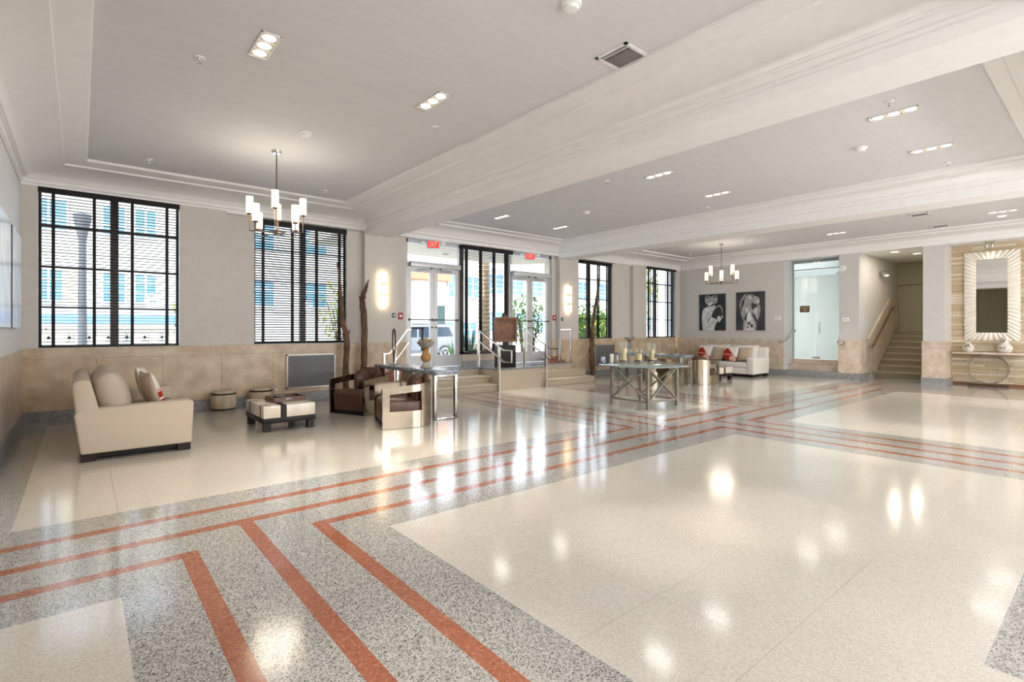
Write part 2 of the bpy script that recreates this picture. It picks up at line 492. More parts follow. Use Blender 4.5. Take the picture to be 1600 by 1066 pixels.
# ceiling: grey slab, white cornices and beams
bx('ceiling', XW - .2, 20.8, YS - .3, F1, 3.88, 4.05, CEIL, kind='structure')
PROF = [(0, 3.882), (0, 3.845), (.02, 3.836), (.33, 3.826), (.335, 3.80), (.38, 3.797), (.48, 3.792), (.60, 3.777), (.72, 3.752), (.82, 3.718),
        (.885, 3.682), (.90, 3.665), (.93, 3.663), (.93, 3.648), (.965, 3.643), (.965, 3.588), (.992, 3.58), (.992, 3.545)]
PROF2 = [(0, 3.882), (0, 3.85), (.05, 3.842), (.30, 3.832), (.32, 3.80), (.42, 3.79), (.55, 3.77), (.68, 3.735), (.78, 3.69), (.82, 3.655), (.88, 3.65), (.88, 3.59), (.985, 3.58), (.985, 3.50)]
def ring(name, x0, x1, y0, y1, wl_, wr_, wf, wb2, prof):
    m = MB(); rr = []
    for s, z in prof:
        a, b, c, d = x0 - s * wl_, x1 + s * wr_, y0 - s * wb2, y1 + s * wf
        rr.append([m.b.verts.new(p) for p in ((a, c, z), (b, c, z), (b, d, z), (a, d, z))])
    for p, q in zip(rr, rr[1:]):
        for k in range(4): m.b.faces.new([p[k], p[(k + 1) % 4], q[(k + 1) % 4], q[k]])
    return m.build(name, WHITE, kind='structure')
ring('trim_7', .077, 3.91, .87, 9.70, .757, .78, .756, .78, PROF)
ring('trim_8', 5.60, 10.14, .87, 9.95, .34, .34, .50, .50, PROF2)
ring('trim_9', 11.83, 16.10, .87, 9.70, .78, .57, .756, .78, PROF)
bx('ceiling_beam', 4.69, 5.26, .09, F0, 3.43, 3.88, WHITE, kind='structure')
bx('ceiling_beam', 10.48, 11.05, .09, F0, 3.43, 3.88, WHITE, kind='structure')
bx('ceiling_south', XW, 20.6, YS, .09, 3.43, 3.88, WHITE, kind='structure')
bx('ceiling_recess', 2.02, 4.65, F0, RY, 3.51, 3.88, WHITE, kind='structure')
bx('ceiling_recess', 5.43, 10.53, F0, 10.62, 3.50, 3.88, WHITE, kind='structure')
bx('ceiling_recess', 11.31, 13.94, F0, RY, 3.51, 3.88, WHITE, kind='structure')
bx('ceiling_alcove', XE, 20.6, .09, F0, 3.56, 3.88, WHITE, kind='structure')

# ------------------------------------------------------------------ east end
bx('wall_east', XE, XE + .7, 6.84, F0, 0, 3.56, EWALL, kind='structure')
bx('pillar', XE, 17.4, 4.842, 5.33, 0, 3.56, EWALL, kind='structure')
bx('pillar', XE, 17.4, 2.978, 3.415, 0, 3.56, EWALL, kind='structure')
def skirt(name, x0, x1, y0, y1):
    t = .02
    m = MB(); m.box(x0 - t, x1 + t, y0 - t, y1 + t, .17, .93); m.box(x0 - t - .004, x1 + t + .004, y0 - t - .004, y1 + t + .004, .935, 1.10)
    m.build(name, STONE2, kind='structure')
    bx(name.replace('trim', 'baseboard'), x0 - t - .02, x1 + t, y0 - t - .02, y1 + t + .01, 0, .17, BASE, kind='structure')
skirt('trim_10', XE, 17.35, 4.842, 5.33)
skirt('trim_11', XE, 17.35, 2.978, 3.415)
bx('wall_mirror_side', 17.43, 17.7, YS, 2.978, 0, 3.9, WALL, kind='structure')
# stacked travertine strips on the mirror wall
SSM = [mat('stacked_stone_' + n_, c_, .6, c2=d_, nscale=5, bump=.2, bscale=60, stretch=(1, 2, 14)) for n_, c_, d_ in (('sand', (.62, .53, .38), (.54, .45, .31)), ('honey', (.55, .44, .28), (.46, .36, .22)), ('pale', (.70, .62, .48), (.62, .53, .39)))]
m = MB(); r2 = random.Random(3); z = .06
while z < 3.55:
    h = r2.choice((.035, .05, .05, .065, .08)); y = 2.975
    while y > -.6:
        L = r2.uniform(.25, .9); h2 = min(h, 3.555 - z)
        m.box(17.43 - r2.uniform(.014, .042), 17.435, y - L + .005, y, z + .003, z + h2 - .003, r2.choice(SSM)); y -= L
    z += h
m.build('wall_stacked_stone', None, kind='structure')
bx('wall_stone_backing', 17.425, 17.43, -.6, 2.975, .055, 3.555, mat('dark_mortar', (.10, .075, .045), .9), kind='structure')
bx('baseboard_mirror', 17.35, 17.43, -6.2, 2.95, 0, .055, mat('red_brown_granite', (.22, .09, .05), .3, noise=.3, nscale=60), kind='structure')
# stair hall
bx('wall_stair_left', 17.4, 20.6, 4.842, 5.0, 0, 3.56, EWALL, kind='structure')
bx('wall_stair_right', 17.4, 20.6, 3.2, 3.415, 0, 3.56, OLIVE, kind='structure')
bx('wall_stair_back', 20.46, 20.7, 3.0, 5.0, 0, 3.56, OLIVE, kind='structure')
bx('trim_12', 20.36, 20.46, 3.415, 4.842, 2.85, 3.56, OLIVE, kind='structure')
st = thing('staircase', 'stone staircase with eight steps climbing between the pillars at the far end', 'staircase', (18.0, 4.125, 0))
RIS = 1.385 / 8
NOSE = mat('stair_nosing', (.50, .44, .33), .4, c2=(.40, .34, .24), nscale=50)
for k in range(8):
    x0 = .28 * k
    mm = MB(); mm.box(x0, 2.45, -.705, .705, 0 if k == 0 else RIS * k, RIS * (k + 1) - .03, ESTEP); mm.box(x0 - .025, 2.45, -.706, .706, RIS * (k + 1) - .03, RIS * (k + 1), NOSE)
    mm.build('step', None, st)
# stone dado that follows the stairs on the left wall
m = MB()
poly = [(16.72, .17), (17.75, .17), (18.0, .10), (20.0, 1.43), (20.45, 1.43), (20.45, 2.33), (19.42, 2.33), (17.35, 1.10), (16.72, 1.10)]
M = Matrix(((1, 0, 0, 0), (0, 0, 1, 0), (0, 1, 0, 0), (0, 0, 0, 1)))
m.prism([(x, z) for x, z in poly], 4.80, 4.838, None, M)
m.build('trim_13', STONE2, kind='structure')
m = MB()
for a, b in (((17.35, 1.11), (19.42, 2.34)), ((19.42, 2.34), (20.45, 2.34))): m.bar((a[0], 4.812, a[1]), (b[0], 4.812, b[1]), .05)
m.build('trim_14', STONE2, kind='structure')
t = thing('handrail', 'brass wall handrail rising along the left side of the far staircase', 'handrail', (17.0, 4.74, 0))
MB().tube([(.2, .0, .92), (.55, 0, .92), (2.42, 0, 2.06), (2.6, 0, 2.10), (2.75, 0, 2.10)], .022, 10).build('rail', BRASS, t)
for x, z in ((.5, .92), (1.5, 1.50), (2.5, 2.08)): MB().tube([(x, 0, z - .01), (x, .0, z - .07), (x, .065, z - .08)], .012, 8).build('bracket', BRASS, t)
t = thing('wall_spotlight', 'small twin spotlight on the left stair wall', 'lamp', (18.55, 4.82, 3.12))
MB().cyl((0, 0, 0), .05, 0, .03, 16, None, Matrix.Rotation(R(90), 4, 'X')).build('mount', STEEL, t)
for s in (-1, 1):
    M = Matrix.Translation((.10 * s, -.11, -.02)) @ Matrix.Rotation(R(150), 4, 'X')
    mm = MB(); mm.lathe([(.03, -.05), (.055, 0), (.06, .09), (.052, .09)], (0, 0, 0), 16, None, M); mm.bar((0, -.02, 0), (.10 * s, -.10, 0), .014); mm.build('lamp_head', CHROME, t)
    MB().cyl((0, 0, 0), .045, .085, .092, 16, None, M).build('bulb', BULB, t)

# glass doors in the end wall: steps, panes, hardware
gx = 17.33
t = thing('alcove_steps', 'three pale stone steps under the frosted glass doors', 'steps', (XE, 6.085, 0))
bx('step', -.03, .7, -.755, .755, 0, .17, BASE, t)
bx('step', .28, .7, -.755, .755, .17, .335, STONE2, t)
bx('step', .56, .72, -.755, .755, .335, .49, STONE2, t)
bx('door_5', gx, gx + .012, 6.19, 6.835, .50, 3.06, FROST, kind='structure')
bx('window_7', gx, gx + .012, 5.34, 6.835, 3.065, 3.47, GLASS, kind='structure')
pq = thing('door_plaque', 'small bronze plaque on the left frosted glass door', 'sign', (gx - .003, 6.49, 2.04))
bx('plate', -.012, 0, -.14, .14, -.1, .1, mat('bronze_plate', (.16, .10, .055), .35, metal=.6), pq)
mm = MB(); r3 = random.Random(5)
for zz, hw in ((.035, .10), (-.025, .05)):
    y = -hw
    while y < hw:
        L = r3.uniform(.012, .024); mm.box(-.0135, -.012, y, y + L, zz - .014, zz + .014); y += L + .008
mm.build('lettering', mat('plaque_letters', (.55, .45, .28), .4), pq)
door6 = bx('door_6', gx, gx + .012, 5.34, 6.18, .50, 3.06, FROST, kind='structure')
mm = MB(); mm.box(gx - .03, gx + .04, 5.33, 6.84, 3.25, 3.275); mm.box(gx - .03, gx + .04, 5.33, 6.84, 3.47, 3.56); mm.box(gx - .02, gx + .03, 6.815, 6.84, .5, 3.47)
mm.build('trim_15', mat('grey_green_metal', (.30, .36, .36), .4), kind='structure')
t = door6
hx = Matrix.Translation((gx, 6.05, 1.46))
MB().tube([hx @ Vector(v) for v in ((0, 0, -.16), (-.07, 0, -.16), (-.07, 0, .16), (0, 0, .16))], .013, 8).build('pull_handle', STEEL, t)

t = thing('door_lock', 'clear floor lock block at the foot of the frosted glass doors', 'lock', (gx - .02, 6.15, .5))
bx('block', -.03, 0, -.10, .10, .002, .07, STEEL, t); MB().cyl((-.04, 0, .035), .012, -.01, .01, 10).build('keyhole', STEEL, t)
# room behind the frosted glass
mm = MB(); mm.box(21.4, 21.5, 5.0, 9.5, 0, 3.9); mm.box(17.4, 21.4, 9.4, 9.5, 0, 3.9); mm.box(17.4, 21.4, 5.0, 5.05, 0, 3.56); mm.box(17.42, 21.4, 5.05, 9.4, .3, .48); mm.box(20.6, 21.5, 5, 9.5, 3.8, 3.9)
mm.build('wall_back_room', mat('back_room_paint', (.82, .86, .86), .7), kind='structure')
tag(MB().tube([(18.3, 5.2, 3.25), (19.2, 6.1, 3.22), (20.5, 6.6, 3.2)], .12, 16).build('air_duct', mat('blue_grey_duct', (.18, .30, .36), .4)), 'round blue grey air duct hanging behind the frosted glass', 'duct')
lamp('back_room_lamp', 'AREA', (18.6, 8.75, 3.45), 130, (1, 1, 1), (0, 0, 0), shape='RECTANGLE', size=1.6, size_y=.8)
def wall_rail(x, y, pts, label):
    t = thing('handrail', label, 'handrail', (x, y, 0))
    MB().tube(pts, .018, 8).build('rail', STEEL, t)
    for i in (0, -1): MB().lathe([(.035, 0), (.035, .012)], (0, 0, 0), 14, None, Matrix.Translation(pts[i]) @ Matrix.Rotation(R(-90), 4, 'Y')).build('flange', STEEL, t)
wall_rail(XE, 6.84, [(-.03, .12, 1.02), (-.08, .02, 1.02), (-.02, -.06, 1.04), (.45, -.07, 1.34), (.62, -.07, 1.36)], 'steel handrail left of the frosted glass doors')
wall_rail(XE, 5.33, [(-.03, -.12, 1.02), (-.08, -.02, 1.02), (.0, .06, 1.04), (.45, .07, 1.34), (.62, .07, 1.36)], 'steel handrail right of the frosted glass doors')

# ------------------------------------------------------------------ windows and blinds
def window(n, x0, x1, z0, z1, y, mull, cols):
    m = MB(); f = .035
    ww = x1 - x0
    m.box(x0, x0 + f, y, y + .05, z0, z1); m.box(x1 - f, x1, y, y + .05, z0, z1); m.box(x0, x1, y, y + .05, z0, z0 + f); m.box(x0, x1, y, y + .05, z1 - f, z1)
    for c in cols:
        xc = x0 + ww * c; m.box(xc - .012, xc + .012, y, y + .045, z0, z1)
    o = m.build('window_%d' % n, BLACK, kind='structure')
    mm = MB(); xc = x0 + ww * mull; mm.box(xc - .055, xc + .055, y - .02, y + .06, z0, z1); mm.build('mullion', BROWNB, o)
    mm = MB()
    for k in (1, 2, 3):
        zz = z0 + (z1 - z0) * (.255 * k); mm.box(x0, x1, y - .005, y + .045, zz - .013, zz + .013)
    mm.build('muntin', BLACK, o)
    mm = MB(); mm.quad([(x0, y + .03, z0), (x1, y + .03, z0), (x1, y + .03, z1), (x0, y + .03, z1)]); mm.build('pane', GLASS, o)
    mm = MB(); mm.box(x0 - .02, x1 + .02, y - .14, y - .002, z0 - .012, z0 + .006); mm.build('sill', WHITE, o)
    return o
def blind(x0, x1, z0, z1, y, tapes, tilt, label, tw=.042, pitch=.047):
    t = thing('venetian_blind', label, 'blind', ((x0 + x1) / 2, y, z0), group='black venetian blinds on the window wall')
    W = (x1 - x0) / 2; H = z1 - z0
    m = MB(); z = .04; c, s_ = math.cos(tilt), math.sin(tilt)
    while z < H - .11:
        M = Matrix.Translation((0, 0, z)) @ Matrix.Rotation(tilt, 4, 'X')
        m.box(-W + .012, W - .012, -.025, .025, -.0018, .0018, None, M); z += pitch
    m.build('slats', BLACK, t)
    bx('valance', -W, W, -.036, .03, H - .10, H, BLACK, t)
    bx('bottom_rail', -W + .01, W - .01, -.025, .025, .0, .022, BLACK, t)
    for f in tapes:
        xx = -W + 2 * W * f
        mm = MB(); mm.box(xx - tw / 2, xx + tw / 2, -.031, -.029, .0, H - .1); mm.box(xx - tw / 2, xx + tw / 2, .029, .031, .0, H - .1); mm.build('ladder_tape', BLACK, t)
    for f, hh in ((.05, .30), (.965, .36), (.955, .24)):
        xx = -W + 2 * W * f
        cd = MB().tube([(xx, -.034, H - .1), (xx, -.034, hh)], .0018, 5).build('cord', BLACK, t)
        MB().lathe([(.002, .04), (.009, .01), (.007, 0)], (xx, -.034, hh - .03), 8).build('tassel', BLACK, cd)
    return t
window(1, -.49, 1.31, 1.12, 3.57, 10.62, .508, ())
blind(-.488, 1.308, 1.125, 3.565, 10.50, (.095, .365, .635, .9), R(-7), 'black wooden venetian blind over the window nearest the left wall')
window(2, 2.52, 4.32, 1.12, 3.51, 10.68, .508, ())
blind(2.522, 4.318, 1.125, 3.505, 10.645, (.09, .39, .655, .92), R(-22), 'black wooden venetian blind with half closed slats behind the chandelier')
window(3, 11.46, 13.05, 1.12, 3.51, 10.68, .34, (.62, .9))
blind(11.462, 13.048, 1.125, 3.505, 10.645, (.33, .60, .93), R(0), 'black wooden venetian blind right of the entrance doors behind the thin branch', .05)
window(4, 14.66, 16.46, 1.12, 3.57, 10.62, .40, (.2, .85))
blind(14.662, 16.458, 1.125, 3.565, 10.50, (.14, .36, .68, .92), R(0), 'black wooden venetian blind over the window nearest the end wall with artworks', .05)

# entrance storefront: three bays, door leaves in the outer two
SY = 10.66
m = MB()
for x in (5.72, 7.20, 8.80, 10.30): m.box(x, x + (.06 if x > 5.73 and x < 10.2 else .06), SY, SY + .10, .5, 3.5)
m.box(5.72, 10.36, SY, SY + .10, 3.42, 3.5)
for a, b in ((5.78, 7.20), (8.86, 10.30)):
    m.box(a, b, SY, SY + .10, 2.86, 2.96)
m.build('window_5', ALU, kind='structure')
bx('trim_16', 7.26, 8.80, SY - .05, SY + .12, .5, .78, mat('low_bay_wall', (.52, .44, .34), .6), kind='structure')
bx('trim_17', 7.27, 8.79, SY - .06, SY - .05, .5, .62, BASE, kind='structure')
mm = MB()
for a, b, z0, z1 in ((5.78, 7.20, 2.96, 3.42), (8.86, 10.30, 2.96, 3.42), (7.26, 8.80, .78, 3.42)):
    mm.quad([(a, SY + .06, z0), (b, SY + .06, z0), (b, SY + .06, z1), (a, SY + .06, z1)])
mm.build('window_6', GLASS, kind='structure')
bt = blind(7.22, 8.86, .86, 3.50, 10.585, (.09, .36, .62, .86), R(0), 'tall black venetian blind hanging between the two pairs of entrance doors', .055)
mm = MB()
for x, w_ in ((7.22, .10), (8.70, .07)): mm.box(x, x + w_, SY - .028, SY - .002, .80, 3.42)
mm.box(7.22, 8.8, SY - .028, SY - .002, .78, .85)
mm.build('trim_18', BROWNB, kind='structure')
dn = 1
for a, b in ((5.78, 7.20), (8.86, 10.30)):
    mid = (a + b) / 2
    for x0, x1, hs in ((a, mid - .004, 1), (mid + .004, b, -1)):
        m = MB(); s_ = .10
        m.box(x0, x0 + s_, SY + .02, SY + .07, .51, 2.85); m.box(x1 - s_, x1, SY + .02, SY + .07, .51, 2.85)
        m.box(x0 + s_, x1 - s_, SY + .02, SY + .07, .51, .79); m.box(x0 + s_, x1 - s_, SY + .02, SY + .07, 2.75, 2.85)
        d = m.build('door_%d' % dn, ALU, kind='structure'); dn += 1
        MB().quad([(x0 + s_, SY + .045, .79), (x1 - s_, SY + .045, .79), (x1 - s_, SY + .045, 2.75), (x0 + s_, SY + .045, 2.75)]).build('pane', GLASS, d)
        mm = MB(); mm.box(x0 + .03, x1 - .03, SY - .035, SY - .015, 1.62, 1.645); mm.box(x0 + .03, x0 + .06, SY - .03, SY + .02, 1.61, 1.655); mm.box(x1 - .06, x1 - .03, SY - .03, SY + .02, 1.61, 1.655)
        mm.build('push_bar', BROWNB, d)
        xl = x1 - .05 if hs > 0 else x0 + .05
        MB().cyl((0, 0, 0), .022, 0, .02, 14, None, Matrix.Translation((xl, SY + .02, 1.45)) @ Matrix.Rotation(R(90), 4, 'X')).build('lock', BROWNB, d)
    t = thing('door_operator', 'silver door operator box above the %s pair of entrance doors' % ('left' if a < 7 else 'right'), 'door closer', (mid, SY, 2.86), group=None)
    bx('housing', -.69, .69, -.12, -.002, 0, .12, ALU, t, bevel=.01)
    for s2 in (-1, 1):
        MB().tube([(.12 * s2, -.08, -.004), (.14 * s2, -.11, -.05), (.46 * s2, -.05, -.06)], .013, 8).build('arm', STEEL, t)
        MB().cyl((.12 * s2, -.08, 0), .022, -.035, 0, 12).build('knuckle', BROWNB, t)

# landing and steps
t = thing('landing', 'raised dark stone landing in front of the entrance doors with pale stone front', 'landing', (7.98, 9.2, 0))
bx('front_block', -.69, .69, 0, 1.0, 0, .47, COQ, t)
bx('deck', -2.47, 2.47, .74, 1.41, 0, .47, COQ, t)
mm = MB(); mm.box(-.70, .70, -.015, .70, .47, .50); mm.box(-2.50, 2.50, .70, 1.415, .47, .50); mm.build('top_slab', GRANITE, t)
def flight(x0, x1, label):
    t = thing('entrance_steps', label, 'steps', ((x0 + x1) / 2, 9.15, 0), group=None)
    W = (x1 - x0) / 2
    for k, (ya, yb) in enumerate(((0, .73), (.33, .73))):
        z1 = .1667 * (k + 1)
        mm = MB(); mm.box(-W, W, ya + .02, yb, .1667 * k, z1 - .035)
        mm.box(-W, W, ya, yb, z1 - .035, z1)
        mm.build('step', STEPM, t, bevel=.008)
    return t
flight(5.24, 7.289, 'left flight of stone steps behind the long narrow console')
flight(8.671, 10.55, 'right flight of stone steps below the right pair of entrance doors')
# copper coloured wedges at both ends of the landing
XZ = Matrix(((1, 0, 0, 0), (0, 0, 1, 0), (0, 1, 0, 0), (0, 0, 0, 1)))
tag(MB().prism([(4.72, 0), (5.20, 0), (5.20, .58), (5.12, .58), (4.72, .30)], 9.85, 10.12, None, XZ).build('wooden_wedge', mat('copper_wood', (.26, .09, .035), .4, noise=.2), loc=(0, 0, .002)), 'red brown wedge at the left end of the entrance steps', 'wedge')
tag(MB().prism([(9.78, .502), (10.46, .502), (10.10, .66), (9.84, .66)], 10.12, 10.34, None, XZ).build('wooden_wedge', MATS['copper_wood']), 'red brown wedge lying on the landing at its right end', 'wedge')
# stainless rails on the steps: two posts, top and lower rail joined by a loop
def step_rail(x, label, loop=True):
    t = thing('step_handrail', label, 'handrail', (x, 9.18, 0), group=None)
    MB().box(-.02, .02, -.03, .03, .0, 1.01).build('post', STEEL, t, loc=(0, -.06, 0))
    MB().box(-.02, .02, -.03, .03, .502, 1.38).build('post', STEEL, t, loc=(0, .72, 0))
    MB().tube([(0, .75, 1.395), (0, .70, 1.38), (0, -.06, 1.02), (0, -.22, .94), (0, -.50, .94), (0, -.50, .68), (0, -.22, .68), (0, -.06, .77), (0, .74, 1.15)], .021, 4).build('rail', STEEL, t)
    return t
step_rail(7.245, 'stainless handrail on the left edge of the landing block')
step_rail(8.70, 'stainless handrail on the right edge of the landing block')
t = thing('side_handrail', 'stainless handrail sloping down at the left end of the entrance steps', 'handrail', (4.75, 9.75, 0))
bx('post', -.02, .02, -.02, .02, 0, .89, STEEL, t); bx('post', .22, .26, -.02, .02, 0, 1.02, STEEL, t)
MB().tube([(-.02, 0, .90), (.12, 0, .91), (.36, 0, 1.19), (.52, 0, 1.40), (.62, 0, 1.40)], .024, 4).build('rail', STEEL, t)
MB().tube([(.24, 0, .75), (.40, 0, .93), (.56, 0, 1.14)], .018, 4).build('rail', STEEL, t)
t = thing('side_handrail', 'thin stainless guard rail at the far right corner of the landing', 'handrail', (10.2, 10.1, .5))
bx('post', -.015, .015, -.015, .015, .002, .74, STEEL, t)
bx('post', .235, .265, -.165, -.135, .002, .90, STEEL, t)
MB().tube([(.25, -.15, .90), (0, 0, .90)], .014, 4).build('rail', STEEL, t)
MB().tube([(-.35, .0, .66), (.0, 0, .68)], .012, 4).build('rail', STEEL, t)
# ------------------------------------------------------------------ seating
def make_sofa(fab, label, loc, rz, group=None):
    """faces +x, runs along y; origin on the floor under the middle"""
    t = thing('sofa', label, 'sofa', loc, rz)
    L = 1.05
    M = Matrix(((1, 0, 0, 0), (0, 0, 1, 0), (0, 1, 0, 0), (0, 0, 0, 1)))
    for s in (-1, 1):
        m = MB()
        y0, y1 = (s * L, s * (L - .20)) if s < 0 else (s * (L - .20), s * L)
        m.prism([(-.49, .085), (.51, .085), (.53, .555), (.50, .585), (-.50, .555), (-.545, .50)], y0, y1, None, M)
        m.build('arm', fab, t, bevel=.022, bseg=3, smooth=True)
    m = MB(); m.prism([(-.46, .09), (-.40, .09), (-.33, .52), (-.41, .86), (-.50, .875), (-.565, .83), (-.53, .5)], -L + .01, L - .01, None, M)
    m.build('back', fab, t, bevel=.03, bseg=3, smooth=True)
    m = MB(); m.box(-.40, .50, -L + .2, L - .2, .085, .27); m.build('seat_base', fab, t, bevel=.015)
    for s in (-1, 1):
        m = MB(); m.box(-.36, .525, (s - 1) * .4235 + .004, (s + 1) * .4235 - .004, .272, .425)
        m.build('seat_cushion', fab, t, bevel=.035, bseg=3, smooth=True)
        M2 = Matrix.Translation((-.215, s * .4235, .66)) @ Matrix.Rotation(R(-15), 4, 'Y') @ Matrix.Rotation(R(90), 4, 'Z')
        MB().pillow(.86, .56, .34, M2, sq=.42).build('back_cushion', fab, t, sharp=False)
    bx('plinth', -.42, .44, -L + .08, L - .08, .03, .086, BLACK, t)
    for sx in (-.42, .44):
        for s in (-1, 1): bx('foot', sx - .07, sx + .06, s * (L - .08) - .05, s * (L - .08) + .05, 0, .084, WENGE, t)
    return t
make_sofa(FABRIC, 'oatmeal fabric two seat sofa beside the left wall', (.49, 8.07, 0), 0)
make_sofa(FABRICW, 'white fabric sofa under the two black and white photographs', (15.50, 8.05, 0), R(180))

def tri_pillow(side, u, v):
    if side > 0: return TAUPE
    if v > .62 + .25 * math.sin(u * 5): return FABRICW
    if v > .57 + .25 * math.sin(u * 5): return PINKF
    if abs(v - .42) < .03: return PINKF
    if (u - .75) ** 2 + (v - .16) ** 2 < .05: return PINKF
    if u + v < .35: return BLACKF
    return REDF
def throw(label, loc, rx, ry, rz, size=.48, mf=tri_pillow, m=None, nn=22):
    M = Matrix.Rotation(rz, 4, 'Z') @ Matrix.Rotation(rx, 4, 'X') @ Matrix.Rotation(ry, 4, 'Y')
    o = MB().pillow(size, size, .15, M, m=m, mf=mf, n=nn).build('throw_pillow', None, None, loc=loc, sharp=False)
    return tag(o, label, 'pillow')
def pat_left(side, u, v):
    if side > 0: return TAUPE
    if v > .72 or u > .86: return FABRICW
    if v < .30 and v > .08: return REDF
    if .30 <= v < .36: return FABRICW
    if .36 <= v < .52: return REDF
    if .52 <= v < .58: return PINKF
    return FABRICW
def pat_flip(side, u, v): return pat_left(-side, u, v)
# on the left sofa (their patterned face looks into the room)
throw('white, red and taupe throw pillow at the near arm of the oatmeal sofa', (.66, 7.55, .66), R(-17), 0, R(98), .50, pat_left)
throw('pale throw pillow with a rust stripe at the far end of the oatmeal sofa', (.66, 8.45, .67), R(-16), 0, R(80), .50, lambda s, u, v: TAUPE if s > 0 else (mat('rust_fabric', (.42, .20, .13), .9) if .4 < v < .6 else FABRICW))
# on the white sofa
throw('red and pink throw pillow at the far end of the white sofa', (15.22, 8.66, .67), R(-14), R(6), R(-92), .46)
throw('plain taupe throw pillow beside the far red pillow on the white sofa', (15.34, 8.23, .65), R(-16), 0, R(-88), .42, None, TAUPE)
throw('red, pink and black throw pillow in the middle of the white sofa', (15.20, 7.80, .66), R(-14), R(4), R(-90), .47)
throw('plain taupe throw pillow by the near arm of the white sofa', (15.34, 7.41, .66), R(-15), 0, R(-86), .42, None, TAUPE)

# chrome and leather tub armchair, faces +x
def make_chair(label, loc, rz):
    t = thing('armchair', label, 'armchair', loc, rz, group=None)
    # U shaped plan from front right round the back to front left
    def plan(n=26):
        P = []
        for i in range(5): P.append((.36 - .10 * i * 1.0, -.36))
        for i in range(1, 17):
            a = -math.pi / 2 - math.pi * i / 17
            P.append((-.08 + .30 * math.cos(a), .36 * math.sin(a)))
        P = P[:5] + P[5:]
        for i in range(5): P.append((-.04 + .10 * i, .36))
        return P
    P = plan(); n = len(P)
    def off(k, d):
        a = P[max(k - 1, 0)]; b = P[min(k + 1, n - 1)]
        dx, dy = b[0] - a[0], b[1] - a[1]; L = math.hypot(dx, dy)
        return (P[k][0] + dy / L * d, P[k][1] - dx / L * d)
    def wallband(m, k0, k1, zl, zh, d0=0, d1=-.03):
        A = []
        for k in range(k0, k1 + 1):
            o_, i_ = off(k, d0), off(k, d1)
            lo, hi = zl(k), zh(k)
            A.append([m.b.verts.new((*o_, lo)), m.b.verts.new((*o_, hi)), m.b.verts.new((*i_, hi)), m.b.verts.new((*i_, lo))])
        for a, b in zip(A, A[1:]):
            for j in range(4):
                f = m.b.faces.new([a[j], a[(j + 1) % 4], b[(j + 1) % 4], b[j]]); f.smooth = j in (0, 2)
        m.b.faces.new(A[0][::-1]); m.b.faces.new(A[-1])
    top = lambda k: .575 + .07 * math.sin(math.pi * k / (n - 1))
    front = 1
    m = MB()
    wallband(m, 0, n - 1, lambda k: 0.004, lambda k: .245)
    wallband(m, 0, n - 1, lambda k: top(k) - .10, top)
    for a, b in ((0, front), (6, n - 7), (n - 1 - front, n - 1)):
        wallband(m, a, b, lambda k: .245, lambda k: top(k) - .10)
    m.build('steel_shell', SHELL, t)
    M = Matrix(((1, 0, 0, 0), (0, 0, 1, 0), (0, 1, 0, 0), (0, 0, 0, 1)))
    m = MB(); m.prism([(-.24, .06), (.34, .06), (.355, .36), (.30, .405), (-.2, .37), (-.26, .36)], -.315, .315, None, M)
    m.build('seat', LEATHER, t, bevel=.03, bseg=3, smooth=True)
    bx('plinth', -.20, .325, -.31, .31, 0.002, .058, BLACK, t)
    # rounded leather back shell rising above the steel
    m = MB(); A = []
    N2 = 14
    for i in range(N2 + 1):
        a = math.pi / 2 + math.pi * .80 * (i / N2 - .5) + math.pi / 2
        row = []
        for rr, zz in ((.20, .375), (.315, .30), (.335, .6), (.335, .67), (.30, .735), (.25, .745), (.20, .71), (.175, .62), (.17, .42)):
            hgt = zz if zz < .5 else .5 + (zz - .5) * (.55 + .45 * math.sin(math.pi * i / N2) ** .5)
            row.append(m.b.verts.new((-.05 + rr * .80 * math.cos(a), (rr * .98) * math.sin(a), hgt)))
        A.append(row)
    for a, b in zip(A, A[1:]):
        for j in range(len(a)):
            f = m.b.faces.new([a[j], a[(j + 1) % len(a)], b[(j + 1) % len(a)], b[j]]); f.smooth = True
    m.b.faces.new(A[0][::-1]); m.b.faces.new(A[-1])
    m.build('backrest', LEATHER, t)
    # leather wing that wraps the outside of the shell
    m = MB(); k0, k1 = n // 2 - 4, n // 2 + 4
    wallband(m, k0, k1, lambda k: .07, lambda k: .735, .024, .002)
    m.build('outer_back', LEATHER, t)
    return t
c0 = make_chair('brown leather tub armchair with steel arms standing front towards the cream block table', (3.68, 8.38, 0), math.atan2(-.29, -.67) )
c1 = dup(c0, (3.68, 6.93, 0), R(163), 'brown leather and polished steel armchair nearest the camera seen from its side')
c2 = dup(c0, (12.33, 7.18, 0), R(8), 'steel shelled leather armchair seen from behind next to the right console')
c3 = dup(c0, (12.25, 8.55, 0), R(-12), 'steel and leather armchair behind the round glass table, half hidden by the right console')

